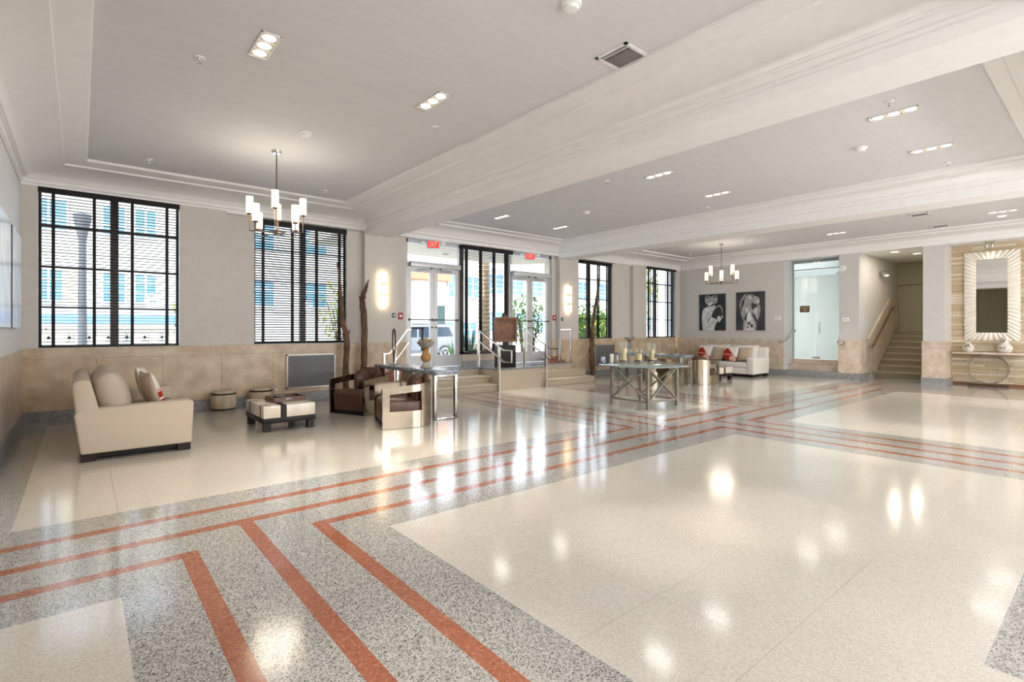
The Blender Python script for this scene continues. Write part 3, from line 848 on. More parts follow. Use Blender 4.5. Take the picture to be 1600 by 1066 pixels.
# coffee tables
def make_block_table(label, loc, rz=0):
    t = thing('coffee_table', label, 'table', loc, rz, group=None)
    a, b = .345, .475
    m = MB(); m.box(-a, a, -b, b, .186, .354, LACQ); m.build('top_block', None, t, bevel=.004)
    m = MB(); e = .0025
    m.box(-a + .22, -a + .30, -b - e, b + e, .186, .354 + e)
    for y in (-b + .16, b - .22): m.box(-a - e, -a + .10, y - .02, y + .02, .186, .354 + e); m.box(a - .10, a + e, y - .02, y + .02, .186, .354 + e)
    m.build('inlay_band', WENGE, t)
    bx('frame', -a - .004, a + .004, -b - .004, b + .004, .115, .186, WENGE, t, bevel=.003)
    for x in (-a + .055, a - .055):
        for y in (-b + .055, b - .055): bx('leg', x - .045, x + .045, y - .045, y + .045, 0, .116, WENGE, t)
    return t
ct = make_block_table('cream lacquered block coffee table with black bands in front of the oatmeal sofa', (2.245, 7.99, 0))
dup(ct, (13.75, 7.65, 0), 0, 'cream lacquered block coffee table with black bands in front of the white sofa')
t = thing('serving_tray', 'square walnut serving tray on the left coffee table', 'tray', (2.33, 8.02, .358), R(4))
bx('base', -.23, .23, -.19, .19, 0, .012, WALNUT, t)
for x0, x1, y0, y1 in ((-.23, .23, -.19, -.175), (-.23, .23, .175, .19)):
    m = MB(); m.box(x0, -.06, y0, y1, .012, .065); m.box(.06, x1, y0, y1, .012, .065); m.box(-.06, .06, y0, y1, .012, .028); m.box(-.06, .06, y0, y1, .052, .065); m.build('side', WALNUT, t)
for x0 in (-.23, .215): bx('side', x0, x0 + .015, -.175, .175, .012, .065, WALNUT, t)
t = thing('glass_decanter', 'small stoppered decanter of dark liquid in the walnut tray', 'bottle', (2.20, 8.0, .371))
MB().lathe([(.036, 0), (.04, .01), (.04, .05), (.034, .051)], seg=18).build('liquid', mat('dark_liquid', (.012, .006, .01), .1), t)
MB().lathe([(.042, .051), (.042, .08), (.03, .10), (.013, .112), (.013, .13), (.018, .134)], seg=18).build('glass_body', JAR, t)
MB().lathe([(.008, .13), (.014, .145), (.010, .16), (.002, .165)], seg=14).build('stopper', STEEL, t)
tag(MB().box(-.06, .06, -.075, .075, 0, .012).build('white_coaster', PAPER, loc=(2.36, 8.02, .371), bevel=.003), 'flat white dish lying in the walnut tray', 'dish')

# drum stools
def drum(label, loc):
    t = thing('drum_stool', label, 'stool', loc)
    DW = mat('distressed_wood', (.52, .45, .33), .7, c2=(.40, .33, .23), nscale=9, bump=.4, bscale=30, detail=9, stretch=(1, 1, .35))
    MB().lathe([(.155, 0), (.175, .03), (.195, .10), (.20, .2), (.19, .27), (.165, .335), (.16, .345), (.10, .35)], seg=28).build('body', DW, t)
    for z, r in ((.035, .179), (.295, .188)):
        MB().lathe([(r - .012, z - .012), (r + .004, z - .012), (r + .004, z + .012), (r - .012, z + .012)], seg=28).build('iron_band', BLACK, t)
    return t
drum('distressed wooden drum stool standing alone between sofa and coffee table', (1.90, 10.05, 0))
drum('distressed wooden drum stool mostly hidden behind the left coffee table', (2.52, 10.12, 0))

# long chrome consoles with weathered slab tops
def console(label, loc, flip=1):
    t = thing('console_table', label, 'table', loc, 0, group=None)
    TM = mat('weathered_blue_slab', (.30, .34, .40), .25, c2=(.14, .15, .17), nscale=22, detail=9)
    bx('top', -.235, .235, -1.06, 1.06, .705, .766, TM, t, bevel=.004)
    for y in (-.98, .98):
        m = MB(); w_ = .05
        m.box(-.215, -.215 + w_, y - .03, y + .03, 0, .704); m.box(.215 - w_, .215, y - .03, y + .03, 0, .704)
        m.box(-.215 + w_, .215 - w_, y - .03, y + .03, 0, .03); m.box(-.215 + w_, .215 - w_, y - .03, y + .03, .66, .704)
        m.build('leg_frame', mat('console_steel', (.42, .40, .37), .12, metal=1, noise=.05), t, bevel=.003)
    return t
console('long narrow console with weathered blue top behind the left armchairs', (4.37, 7.83, 0))
console('long narrow console with chrome leg frames near the white sofa', (11.55, 8.05, 0))

def baluster(label, loc, colr, balls=True):
    t = thing('pedestal_bowl', label, 'ornament', loc)
    G = mat(colr[0], colr[1], .35, c2=colr[2], nscale=14, detail=7)
    MB().lathe([(.10, 0), (.105, .015), (.07, .04), (.052, .075), (.045, .10)], seg=28).build('foot', mat('aged_silver', (.55, .52, .45), .35, metal=.6), t)
    MB().lathe([(.045, .10), (.075, .13), (.088, .175), (.08, .215), (.052, .26), (.043, .30), (.058, .33)], seg=28).build('stem', G, t)
    MB().lathe([(.03, .33), (.058, .335), (.10, .36), (.145, .41), (.155, .432), (.148, .432), (.10, .385), (.03, .36)], seg=30).build('bowl', mat('aged_silver', (.55, .52, .45), .35, metal=.6), t)
    return t
TA = ('amber_stone', (.50, .27, .08), (.30, .14, .04))
baluster('turned amber stone pedestal bowl holding three woven balls on the left console', (4.36, 7.42, .767), TA)
WOV = mat('woven_cane', (.55, .45, .32), .7, c2=(.30, .22, .13), nscale=60, bump=.5, bscale=90, stretch=(1, 1, 4))
for dx, dy, r_, z_, lb in ((.0, .0, .06, .462, 'largest woven cane ball on top of the pedestal bowl'), (-.075, .055, .034, .466, 'small woven ball at the left rim of the pedestal bowl'), (.045, -.085, .034, .466, 'small woven ball at the right rim of the pedestal bowl')):
    prof = [(r_ * math.sin(math.pi * k / 12) + .0004, r_ * (1 - math.cos(math.pi * k / 12))) for k in range(13)]
    tag(MB().lathe(prof, seg=18).build('woven_ball', WOV, loc=(4.36 + dx, 7.42 + dy, .767 + z_ - r_ - .02)), lb, 'ornament')
baluster('silver pedestal bowl on the right console above the candle jars', (11.50, 8.75, .767), ('grey_stone', (.30, .27, .24), (.15, .13, .12)))
# looped metal sculpture on the left console
t = thing('loop_sculpture', 'slender dark bronze loop sculpture on the far end of the left console', 'sculpture', (4.36, 8.55, .767), R(40))
bx('base', -.07, .07, -.05, .05, 0, .015, STEEL, t)
DB = mat('dark_bronze', (.07, .05, .04), .35, metal=.8)
pts = []
for k in range(25):
    a = math.pi * 2 * k / 24
    pts.append((.055 * math.sin(a) * (1 + .3 * math.cos(a)), .01 * math.sin(2 * a), .33 - .31 * math.cos(a)))
MB().tube(pts[:-1], .012, 8, closed=True, rs=[.007 + .010 * math.sin(math.pi * k / 24) ** 2 * (1 if k < 20 else .6) for k in range(24)]).build('loop', DB, t)
# shell on a rod, right console
t = thing('shell_sculpture', 'tan elongated shell mounted on a thin rod on the right console', 'sculpture', (11.55, 7.35, .767), R(30))
bx('base', -.06, .06, -.05, .05, 0, .02, STEEL, t)
MB().tube([(0, 0, .02), (0, 0, .16)], .005, 8).build('rod', DB, t)
MB().lathe([(.004, .13), (.03, .17), (.052, .25), (.058, .33), (.045, .41), (.02, .455), (.004, .465)], seg=20, sy=.6).build('shell', mat('shell_tan', (.52, .37, .20), .6, noise=.25, nscale=9), t)
# brown pyramid side table behind the armchair
t = thing('side_table', 'red brown flared side table squeezed between the near armchair and the left console', 'table', (3.83, 7.60, 0))
bx('top', -.20, .20, -.20, .20, .44, .47, WALNUT, t)
m = MB()
vb = [m.b.verts.new(p) for p in ((-.16, -.16, 0), (.16, -.16, 0), (.16, .16, 0), (-.16, .16, 0))]; vt = [m.b.verts.new(p) for p in ((-.09, -.09, .44), (.09, -.09, .44), (.09, .09, .44), (-.09, .09, .44))]
m.b.faces.new(vb[::-1]); m.b.faces.new(vt)
for k in range(4): m.b.faces.new([vb[k], vb[(k + 1) % 4], vt[(k + 1) % 4], vt[k]])
m.build('pedestal', mat('copper_wood', (.26, .09, .035), .4), t)

# ------------------------------------------------------------------ round glass table
TX, TY = 8.04, 5.79
t = thing('glass_table', 'large round glass topped table on a crossed grey timber frame', 'table', (TX, TY, 0), R(-3))
GT = mat('green_glass_rim', (.25, .50, .46), .1)
MB().lathe([(.836, .742), (.842, .746), (.842, .756), (.836, .76)], seg=72).build('glass_top', TGLASS, t)
TIM = mat('weathered_grey_timber', (.36, .31, .25), .35, c2=(.20, .17, .14), nscale=5, stretch=(1, 1, 1), metal=.35, detail=8)
h = .415
for sx in (-1, 1):
    for sy in (-1, 1): bx('leg', sx * h - .025, sx * h + .025, sy * h - .025, sy * h + .025, 0, .74, TIM, t)
for k in range(4):
    a = R(90 * k); c, s_ = round(math.cos(a)), round(math.sin(a))
    f = lambda u, v, z: (u * c - v * s_, u * s_ + v * c, z)
    m = MB(); m.bar(f(-h + .025, -h, .125), f(h - .025, -h, .125), .03); m.build('bottom_rail', TIM, t)
    m = MB(); m.bar(f(-h + .025, -h - .011, .15), f(h - .025, -h - .011, .72), .045, h=.022); m.build('brace', TIM, t)
    m = MB(); m.bar(f(-h + .025, -h + .011, .72), f(h - .025, -h + .011, .15), .045, h=.022); m.build('brace', TIM, t)
    m = MB(); m.bar(f(-h + .025, -h, .722), f(h - .025, -h, .722), .03); m.build('top_rail', TIM, t)
ZT = .761
def jar(label, x, y, H, r, ch, cr, wax):
    t = thing('candle_jar', label, 'candle holder', (x, y, ZT))
    MB().lathe([(r * .9, 0), (r, .01), (r, H), (r - .005, H), (r - .005, .012), (.005, .01)], seg=28).build('glass', JAR, t)
    MB().lathe([(r - .012, .0125), (r - .010, .05), (.02, .058)], seg=20).build('pebbles', PEB, t)
    c = MB().lathe([(cr, .055), (cr, .055 + ch), (cr - .01, .06 + ch), (.004, .052 + ch)], seg=22).build('candle', wax, t)
    MB().cyl((0, 0, 0), .0025, .05 + ch, .068 + ch, 6).build('wick', BLACK, c)
    return t
jar('tall glass jar with a tall pillar candle, left of the candle jars', 8.00, 6.22, .395, .105, .215, .047, WAX)
jar('low glass jar with a short candle between the two tall candle jars', 8.26, 6.06, .27, .10, .11, .055, WAX)
jar('tall glass jar with a yellow candle, right of the candle jars', 8.56, 5.98, .37, .10, .185, .045, mat('yellow_wax', (.62, .50, .22), .5))
t = thing('pillar_candle', 'plain white pillar candle standing left of the glass jars', 'candle', (7.88, 6.42, ZT))
MB().lathe([(.036, 0), (.038, .004), (.038, .168), (.03, .17), (.004, .165)], seg=22).build('wax', WAXW, t); MB().cyl((0, 0, 0), .002, .165, .182, 6).build('wick', BLACK, t)
t = thing('porcelain_cup', 'small blue and white porcelain cup at the left of the glass table', 'cup', (7.72, 6.50, ZT))
def porc(name):
    return mat(name, (.78, .80, .86), .2, c2=(.04, .08, .34), nscale=22, detail=2, coat=.5)
MB().lathe([(.03, 0), (.04, .01), (.046, .06), (.046, .115), (.042, .115), (.04, .06), (.004, .012)], seg=22).build('body', porc('blue_porcelain'), t)
MB().tube([(.045, 0, .09), (.075, 0, .085), (.078, 0, .045), (.045, 0, .03)], .006, 8).build('handle', porc('blue_porcelain'), t)

# ------------------------------------------------------------------ branches and carved plate
def branch(label, x, y, pts, rads, seg=11):
    P = []; Rr = []
    r5 = random.Random(int(x * 100))
    n = len(pts)
    for i in range(n - 1):
        for k in range(5):
            f = k / 5
            a, b = Vector(pts[i]), Vector(pts[i + 1])
            p = a.lerp(b, f)
            if i + k: p += Vector((r5.uniform(-.008, .008), r5.uniform(-.008, .008), 0))
            P.append(p); Rr.append((rads[i] * (1 - f) + rads[i + 1] * f) * r5.uniform(.88, 1.12))
    P.append(Vector(pts[-1])); Rr.append(rads[-1])
    t = thing('driftwood_branch', label, 'branch', (x, y, 0))
    MB().tube(P, .05, seg, rs=Rr).build('trunk', BARK, t)
    return t
b1 = branch('tall dark driftwood trunk in front of the half closed blind', 4.14, 10.22, [(0, 0, 0), (0, 0, .5), (.01, 0, .95), (.02, 0, 1.25), (-.07, 0, 1.55), (-.10, 0, 2.0), (-.13, 0, 2.4), (-.17, .02, 2.75)], [.065, .065, .062, .058, .05, .04, .028, .012])
MB().tube([(.02, 0, 1.22), (.06, 0, 1.33), (.085, 0, 1.40)], .02, 7, rs=[.03, .02, .008]).build('stub', BARK, b1)
b2 = branch('driftwood trunk with a pointed bent tip beside the left wall lamp', 4.50, 10.22, [(0, 0, 0), (.02, 0, .6), (.04, 0, 1.2), (.03, 0, 1.7), (-.02, 0, 2.02), (.05, 0, 2.22), (.13, 0, 2.45)], [.07, .068, .062, .058, .062, .04, .008])
MB().tube([(0, 0, 2.0), (-.05, 0, 2.04), (-.085, 0, 2.10)], .02, 7, rs=[.035, .02, .006]).build('stub', BARK, b2)
branch('thin pale driftwood branch right of the entrance steps', 11.66, 10.2, [(.0, 0, 0), (-.03, 0, .3), (-.07, 0, .75), (-.04, 0, 1.15), (0, 0, 1.6), (.08, 0, 2.0), (.20, 0, 2.45), (.28, 0, 2.9), (.31, 0, 3.32)], [.06, .085, .085, .065, .05, .048, .04, .028, .01])
t = thing('carved_plate', 'square carved wooden plate on a black post and block beside the right entrance doors', 'sculpture', (7.83, 9.62, .501), R(-12))
bx('block', -.20, .20, -.17, .17, 0, .53, BLACK, t, bevel=.004)
m = MB(); m.box(-.06, .06, -.04, .04, .53, .62); m.box(-.035, .035, .03, .06, .62, 1.30); m.build('post', BLACK, t)
CW = mat('carved_copper_wood', (.20, .085, .04), .55, c2=(.10, .045, .028), nscale=16, bump=.6, bscale=45, detail=8)
m = MB(); s_ = .30
m.box(-s_, s_, -.02, .028, .60, 1.20); m.box(-s_, s_, -.055, -.02, .60, .655); m.box(-s_, s_, -.055, -.02, 1.145, 1.20); m.box(-s_, -s_ + .055, -.055, -.02, .655, 1.145); m.box(s_ - .055, s_, -.055, -.02, .655, 1.145)
m.build('plate', CW, t, bevel=.006)
MB().lathe([(.11, 0), (.12, .006), (.115, .014), (.09, .016), (.08, .008), (.04, .012), (.005, .014)], seg=32, M=Matrix.Translation((0, -.02, .90)) @ Matrix.Rotation(R(90), 4, 'X')).build('medallion', CW, t)
MB().lathe([(.035, 0), (.05, .02), (.02, .045), (.025, .06), (.004, .075)], (0, 0, 1.20), 14).build('finial', CW, t)

# grilles in the wainscot
def grille(label, xc, z0, z1, w_):
    t = thing('wall_grille', label, 'grille', (xc, F0 - .03, z0))
    G1 = mat('grille_grey', (.16, .16, .165), .5, metal=.3)
    H = z1 - z0; W = w_ / 2
    m = MB(); f = .03
    for a in ((-W, -W + f, 0, H), (W - f, W, 0, H), (-W, W, 0, f), (-W, W, H - f, H)): m.box(a[0], a[1], -.025, .02, a[2], a[3])
    m.build('frame', mat('grille_frame', (.46, .43, .38), .35, metal=.5), t)
    m = MB(); m.box(-W + f, W - f, -.004, .0, f, H - f)
    z = f + .006
    while z < H - f - .01: m.box(-W + f, W - f, -.012, -.004, z, z + .008); z += .018
    for z in (H * .33, H * .66): m.box(-W + f, W - f, -.016, -.004, z - .006, z + .006)
    m.build('louvres', G1, t)
grille('dark grey radiator grille in the stone wainscot below the half closed blind', 3.52, .25, .92, .96)
grille('dark grey radiator grille in the stone wainscot behind the thin pale branch', 12.46, .27, .95, .93)

# wall lamps
def sconce(label, x):
    t = thing('wall_lamp', label, 'lamp', (x, F0, 2.27), group=None)
    for k in (-1, 0, 1):
        MB().lathe([(.042, -.115), (.045, -.11), (.045, .11), (.042, .115)], (0, -.11, .262 * k), 20).build('glass_tube', BULBS, t)
    m = MB()
    for xx in (-.085, .085): m.box(xx - .005, xx + .005, -.115, -.105, -.385, .385)
    for zz in (-.385, .385): m.box(-.085, .085, -.115, -.105, zz - .005, zz + .005)
    m.build('frame', BRASS, t)
    for zz in (-.131, .131):
        m = MB(); m.box(-.085, .085, -.117, -.103, zz - .012, zz + .012); m.box(-.02, .02, -.105, -.002, zz - .02, zz + .02); m.box(-.035, .035, -.012, 0, zz - .03, zz + .03)
        m.build('bracket', BRASS, t)
    lamp('sconce_light', 'AREA', (x, F0 - .062, 2.27), 3.5, (1, .76, .48), (R(90), 0, 0), shape='RECTANGLE', size=.14, size_y=.74)
sconce('three tube brass wall lamp on the pilaster left of the entrance doors', 5.06)
sconce('three tube brass wall lamp on the pilaster right of the entrance doors', 10.84)
# small things on the walls
def plate(name, label, cat, x, y, z, w_, h_, m, parts=None, face='n'):
    t = thing(name, label, cat, (x, y, z), 0 if face == 'n' else R(-90))
    bx('backplate', -w_ / 2, w_ / 2, -.025, -.001, -h_ / 2, h_ / 2, m, t, bevel=.003)
    bx(parts[0], -w_ / 2 * .5, w_ / 2 * .5, -.032, -.025, -h_ / 2 * .35, h_ / 2 * .35, parts[1], t)
    return t
GB = mat('green_call_point', (.01, .11, .09), .4); RB = mat('red_alarm', (.42, .012, .012), .35)
plate('call_point', 'small green call point on the wall left of the entrance doors', 'switch', 5.32, F0, 1.715, .07, .10, GB, ('button', PAPER))
plate('call_point', 'small green call point on the wall right of the entrance doors', 'switch', 10.62, F0, 1.70, .07, .10, GB, ('button', PAPER))
plate('fire_alarm', 'red fire alarm pull left of the entrance doors', 'alarm', 5.57, 10.62, 1.71, .11, .15, RB, ('handle', PAPER))
plate('fire_alarm', 'red fire alarm pull right of the entrance doors', 'alarm', 10.45, 10.62, 1.74, .11, .15, RB, ('handle', PAPER))
plate('light_switch', 'white double switch plate beside the photographs left of the frosted doors', 'switch', XE, 7.02, 1.76, .20, .12, PAPER, ('rocker', mat('switch_grey', (.6, .6, .6), .4)), 'e')
plate('light_switch', 'white switch plate on the pillar between frosted doors and staircase', 'switch', XE, 5.16, 1.68, .18, .12, PAPER, ('rocker', mat('switch_grey', (.6, .6, .6), .4)), 'e')
t = thing('wall_speaker', 'round white disc alarm high on the pillar beside the staircase', 'alarm', (XE, 5.24, 3.15))
M = Matrix.Rotation(R(-90), 4, 'Y')
MB().lathe([(.085, 0), (.085, .02), (.07, .03)], seg=24, M=M).build('housing', PAPER, t); MB().lathe([(.03, .03), (.02, .036)], seg=16, M=M).build('lens', mat('switch_grey', (.6, .6, .6), .4), t)
# exit signs
def exit_sign(label, x, y, z):
    t = thing('exit_sign', label, 'sign', (x, y, z), R(-22))
    bx('housing', -.15, .15, -.02, .02, -.11, .09, mat('exit_housing', (.55, .60, .58), .4), t, bevel=.004)
    bx('ceiling_mount', -.05, .05, -.015, .015, .09, .098, PAPER, t)
    cu = bpy.data.curves.new('letters', 'FONT'); cu.body = 'EXIT'; cu.size = .15; cu.extrude = .002; cu.align_x = 'CENTER'; cu.align_y = 'CENTER'
    tmp = bpy.data.objects.new('tmp', cu); COL.objects.link(tmp)
    bpy.context.view_layer.update()
    me = bpy.data.meshes.new_from_object(tmp.evaluated_get(bpy.context.evaluated_depsgraph_get()))
    bpy.data.objects.remove(tmp)
    me.transform(Matrix.Translation((0, -.024, -.01)) @ Matrix.Rotation(R(90), 4, 'X') @ Matrix.Diagonal((.62, 1.0, 1, 1)))
    me.materials.clear(); me.materials.append(PAPER)
    o = bpy.data.objects.new('lettering', me); COL.objects.link(o); o.parent = t
    bx('red_panel', -.125, .125, -.022, -.02, -.085, .065, glow('exit_red', (.95, .05, .04), 1.3) if 'exit_red' not in MATS else MATS['exit_red'], t)
    for s in (-1, 1):
        m = MB(); m.bar((.15 * s, 0, .02), (.20 * s, 0, .02), .02)
        m.lathe([(.025, -.02), (.045, .02), (.045, .03)], seg=14, M=Matrix.Translation((.235 * s, -.005, .02)) @ Matrix.Rotation(R(90), 4, 'X')); m.build('emergency_lamp', PAPER, t)
exit_sign('lit red exit sign above the left pair of entrance doors', 6.33, 10.44, 3.398)
exit_sign('lit red exit sign above the right pair of entrance doors', 9.36, 10.44, 3.398)
# ------------------------------------------------------------------ ceiling fittings
CZ = 3.88
AREA_W, SPOT_W = 2.5, 250
WIDE_W = 190
TRIM = mat('fixture_trim', (.80, .78, .74), .3)
INNER = mat('fixture_reflector', (.85, .80, .68), .4)
def downlight(label, x, y, z=CZ, spots=((0, 0),), on=(1, 1, 1)):
    t = thing('ceiling_light', label, 'ceiling light', (x, y, z), group=None)
    m = MB(); a, b, r_ = .078, .238, .010
    for q in ((-a, -a + r_, -b, b), (a - r_, a, -b, b), (-a, a, -b, -b + r_), (-a, a, b - r_, b)): m.box(*q, -.012, -.001)
    m.build('trim_frame', TRIM, t)
    m = MB(); m.box(-a + r_, a - r_, -b + r_, b - r_, -.004, -.001)
    for yy in (-.078, .078): m.box(-a + r_, a - r_, yy - .004, yy + .004, -.012, -.004)
    m.build('reflector', INNER, t)
    for k in (-1, 0, 1):
        MB().lathe([(.052, -.010), (.056, -.004)], (0, .154 * k, 0), 18).build('bulb', BULB, t)
    lamp('downlight_glow', 'AREA', (x, y, z - .03), AREA_W, (1, .96, .91), (0, 0, 0), shape='RECTANGLE', size=.14, size_y=.45)
    if x + y > 5: lamp('downlight_wash', 'SPOT', (x, y, z - .05), WIDE_W * (1.9 if x < 4 else 1), (1, .90, .76) if x < 4 else (1, .95, .88), (0, 0, 0), spot_size=R(84), spot_blend=.9, shadow_soft_size=.06)
    for tx, ty in spots:
        d = Vector((tx, ty, -z)); q = d.to_track_quat('-Z', 'Y').to_euler()
        lamp('downlight_beam', 'SPOT', (x, y, z - .04), SPOT_W, (1, .92, .80), q, spot_size=R(25), spot_blend=1, shadow_soft_size=.05)
rows = {'a': 'in the left ceiling tray, ', 'b': 'in the middle ceiling tray, ', 'c': 'in the right ceiling tray, '}
downlight('triple ceiling spotlight in the left tray, the one nearer the left wall', 1.23, 4.84, spots=((.3, -.2),))
downlight('triple ceiling spotlight in the left tray, the one nearer the wide beam', 2.93, 4.84, spots=((.1, .3),))
for x, y, s, lb in ((1.1, 1.73, ((0, 0),), 'just above the camera'), (2.93, 1.73, ((.1, .3), (1.0, .05)), 'above the bright pools on the near floor')): downlight('triple ceiling spotlight outside the picture, ' + lb, x, y, spots=s)
for x, y, s, lb in ((7.15, 1.73, ((-.2, .2),), 'nearest row, left one with long lit reflector'), (8.92, 1.73, ((-.1, .1),), 'nearest row, right one beside the far beam'),
              (7.10, 4.83, ((.1, -.2),), 'middle row, left one'), (8.92, 4.83, ((0, .1),), 'middle row, right one'),
              (7.10, 8.85, ((.35, -.35),), 'row by the entrance, left one'), (8.92, 8.85, ((.5, -.1),), 'row by the entrance, right one')):
    downlight('triple ceiling spotlight in the middle tray, ' + lb, x, y, spots=s)
for x, y, s, lb in ((13.1, 1.7, ((.2, -.1),), 'hidden side near the beam'), (14.82, 1.7, ((-.1, .1),), 'nearest the mirror wall'), (13.1, 4.83, ((.1, .1), (-.9, -.7)), 'middle hidden by the beam'), (14.90, 4.83, ((.0, 0),), 'above the frosted doors end')):
    downlight('triple ceiling spotlight in the right tray, ' + lb, x, y, spots=s)
t = thing('ceiling_light', 'small round ceiling light at the right edge of the picture', 'ceiling light', (15.4, 1.78, CZ))
MB().lathe([(.09, -.012), (.095, -.001)], seg=24).build('trim_ring', TRIM, t); MB().lathe([(.065, -.016), (.07, -.012)], seg=20).build('bulb', BULB, t)
for x, y, lb in ((17.32, 4.17, 'first soffit light before the far staircase'), (18.15, 3.85, 'second soffit light above the far stairs')):
    t = thing('ceiling_light', 'square recessed ' + lb, 'ceiling light', (x, y, 3.56))
    bx('trim_frame', -.10, .10, -.10, .10, -.01, -.001, TRIM, t); bx('lens', -.08, .08, -.08, .08, -.014, -.01, BULB, t)
    lamp('stair_light', 'AREA', (x, y, 3.53), 11, (1, .90, .72), (0, 0, 0), size=.15)
for x in (2.1, 8.0, 14.2): lamp('rear_fill_point', 'POINT', (x, -2.8, 2.5), 270, (1, .985, .97), shadow_soft_size=.25)  # bare point lamps added out of view to brighten ceiling and room
# unseen area lamps added behind the camera as fill, under the lower ceiling
for x in (2.0, 6.5, 11.0, 15.0):
    for y in (-2.2, -4.6):
        lamp('rear_fill_area', 'AREA', (x, y, 3.40), 38, (1, .985, .97), (0, 0, 0), size=.5)
def vent(label, x, y, rz=0):
    t = thing('ceiling_vent', label, 'vent', (x, y, CZ), rz)
    W = .175
    m = MB(); f = .03
    for q in ((-W, -W + f, -W, W), (W - f, W, -W, W), (-W, W, -W, -W + f), (-W, W, W - f, W)): m.box(*q, -.012, -.001)
    m.build('frame', PAPER, t)
    bx('duct', -W + f, W - f, -W + f, W - f, -.004, -.001, mat('vent_dark', (.05, .05, .05), .7), t)
    m = MB(); y_ = -W + f + .012
    k = 0
    while y_ < W - f - .005:
        M = Matrix.Translation((0, y_, -.009)) @ Matrix.Rotation(R(35), 4, 'X')
        m.box(-W + f + (.07 if True else 0), W - f, -.009, .009, -.001, .001, None, M); y_ += .022
    for xx in (-.125, -.105): m.box(xx, xx + .006, -W + f, W - f, -.012, -.008)
    m.build('slats', PAPER, t)
vent('square white ceiling vent beside the left edge of the wide beam', 3.775, 2.95)
vent('small ceiling vent in the right tray, the one nearer the beam', 13.85, 2.9)
vent('small ceiling vent in the right tray, the one nearer the end wall', 15.74, 2.9)
def smoke(label, x, y):
    t = thing('smoke_detector', label, 'smoke detector', (x, y, CZ))
    MB().lathe([(.03, -.055), (.05, -.05), (.058, -.03), (.075, -.022), (.08, -.001)], seg=26).build('housing', PAPER, t)
    MB().lathe([(.05, -.044), (.0535, -.04), (.0535, -.036), (.05, -.032)], seg=20).build('sensor_slot', mat('slot_grey', (.2, .2, .2), .5), t)
smoke('white smoke detector near the left chandelier', 2.168, 6.645); smoke('white smoke detector cut by the top edge of the picture', 2.86, 2.72)
smoke('white smoke detector in the middle tray, nearer the camera', 8.16, 2.35); smoke('white smoke detector in the middle tray, nearer the entrance', 8.16, 7.33)
smoke('white smoke detector in the right tray beside the far chandelier', 14.10, 6.68)
SPR = [(.83, 5.43, 'left tray, nearest the left wall'), (.77, 9.15, 'left tray corner above the first blind'), (3.32, 5.44, 'left tray beside the spotlight near the beam'), (3.33, 9.16, 'left tray corner beyond the left chandelier'),
       (6.73, 1.67, 'middle tray above the nearest spotlight'), (9.87, 1.73, 'middle tray near its right edge, closest to camera'), (6.71, 5.57, 'middle tray, middle row at the wide beam side'), (9.75, 5.48, 'middle tray, middle row at its right edge'), (9.80, 9.28, 'middle tray corner near the right entrance doors'),
       (15.34, 9.23, 'right tray corner above the last blind'), (15.20, 5.37, 'right tray between far chandelier and end wall')]
for x, y, lb in SPR:
    t = thing('ceiling_sprinkler', 'small chrome sprinkler head in the ' + lb, 'sprinkler', (x, y, CZ))
    MB().lathe([(.02, -.014), (.042, -.010), (.045, -.001)], seg=18).build('escutcheon', PAPER, t); MB().lathe([(.008, -.05), (.006, -.03), (.011, -.014)], seg=10).build('nozzle', STEEL, t)
    MB().lathe([(.018, -.053), (.02, -.05)], seg=12).build('deflector', STEEL, t)

def chandelier(label, x, y, W):
    t = thing('chandelier', label, 'chandelier', (x, y, 2.74))
    BR = mat('antique_bronze', (.16, .11, .075), .3, metal=.9)
    MB().lathe([(.055, 1.10), (.06, 1.105), (.065, 1.139)], seg=24).build('canopy', STEEL, t)
    MB().tube([(0, 0, .05), (0, 0, 1.11)], .008, 10).build('rod', BR, t)
    MB().lathe([(.004, -.035), (.016, -.02), (.022, .02), (.016, .06), (.008, .08)], seg=16).build('hub', BR, t)
    for k in range(8):
        a = R(22.5 + 45 * k); hi = k % 2
        rx, ry = (.33, .43)
        px, py = rx * math.cos(a), ry * math.sin(a)
        zb = .02 if hi else -.01
        zs = .26 if hi else .10
        m = MB(); m.bar((0, 0, zb), (px, py, zb), .012); m.bar((px, py, zb - .006), (px, py, zs - .005), .012)
        m.lathe([(.02, zs - .02), (.035, zs - .012), (.035, zs)], (px, py, 0), 16)
        arm = m.build('arm', BR, t)
        MB().lathe([(.044, zs), (.046, zs + .03), (.046, zs + .22), (.047, zs + .222), (.047, zs + .23), (.044, zs + .232)], (px, py, 0), 22).build('shade', SHADE, t)
    lamp('chandelier_light', 'POINT', (x, y, 3.02), W, (1, .90, .76), shadow_soft_size=.32)
    return t
chandelier('bronze chandelier with lit cylinder shades above the left seating group', 2.087, 7.59, 20)
chandelier('bronze chandelier with lit cylinder shades in front of the photographs', 14.19, 7.55, 20)

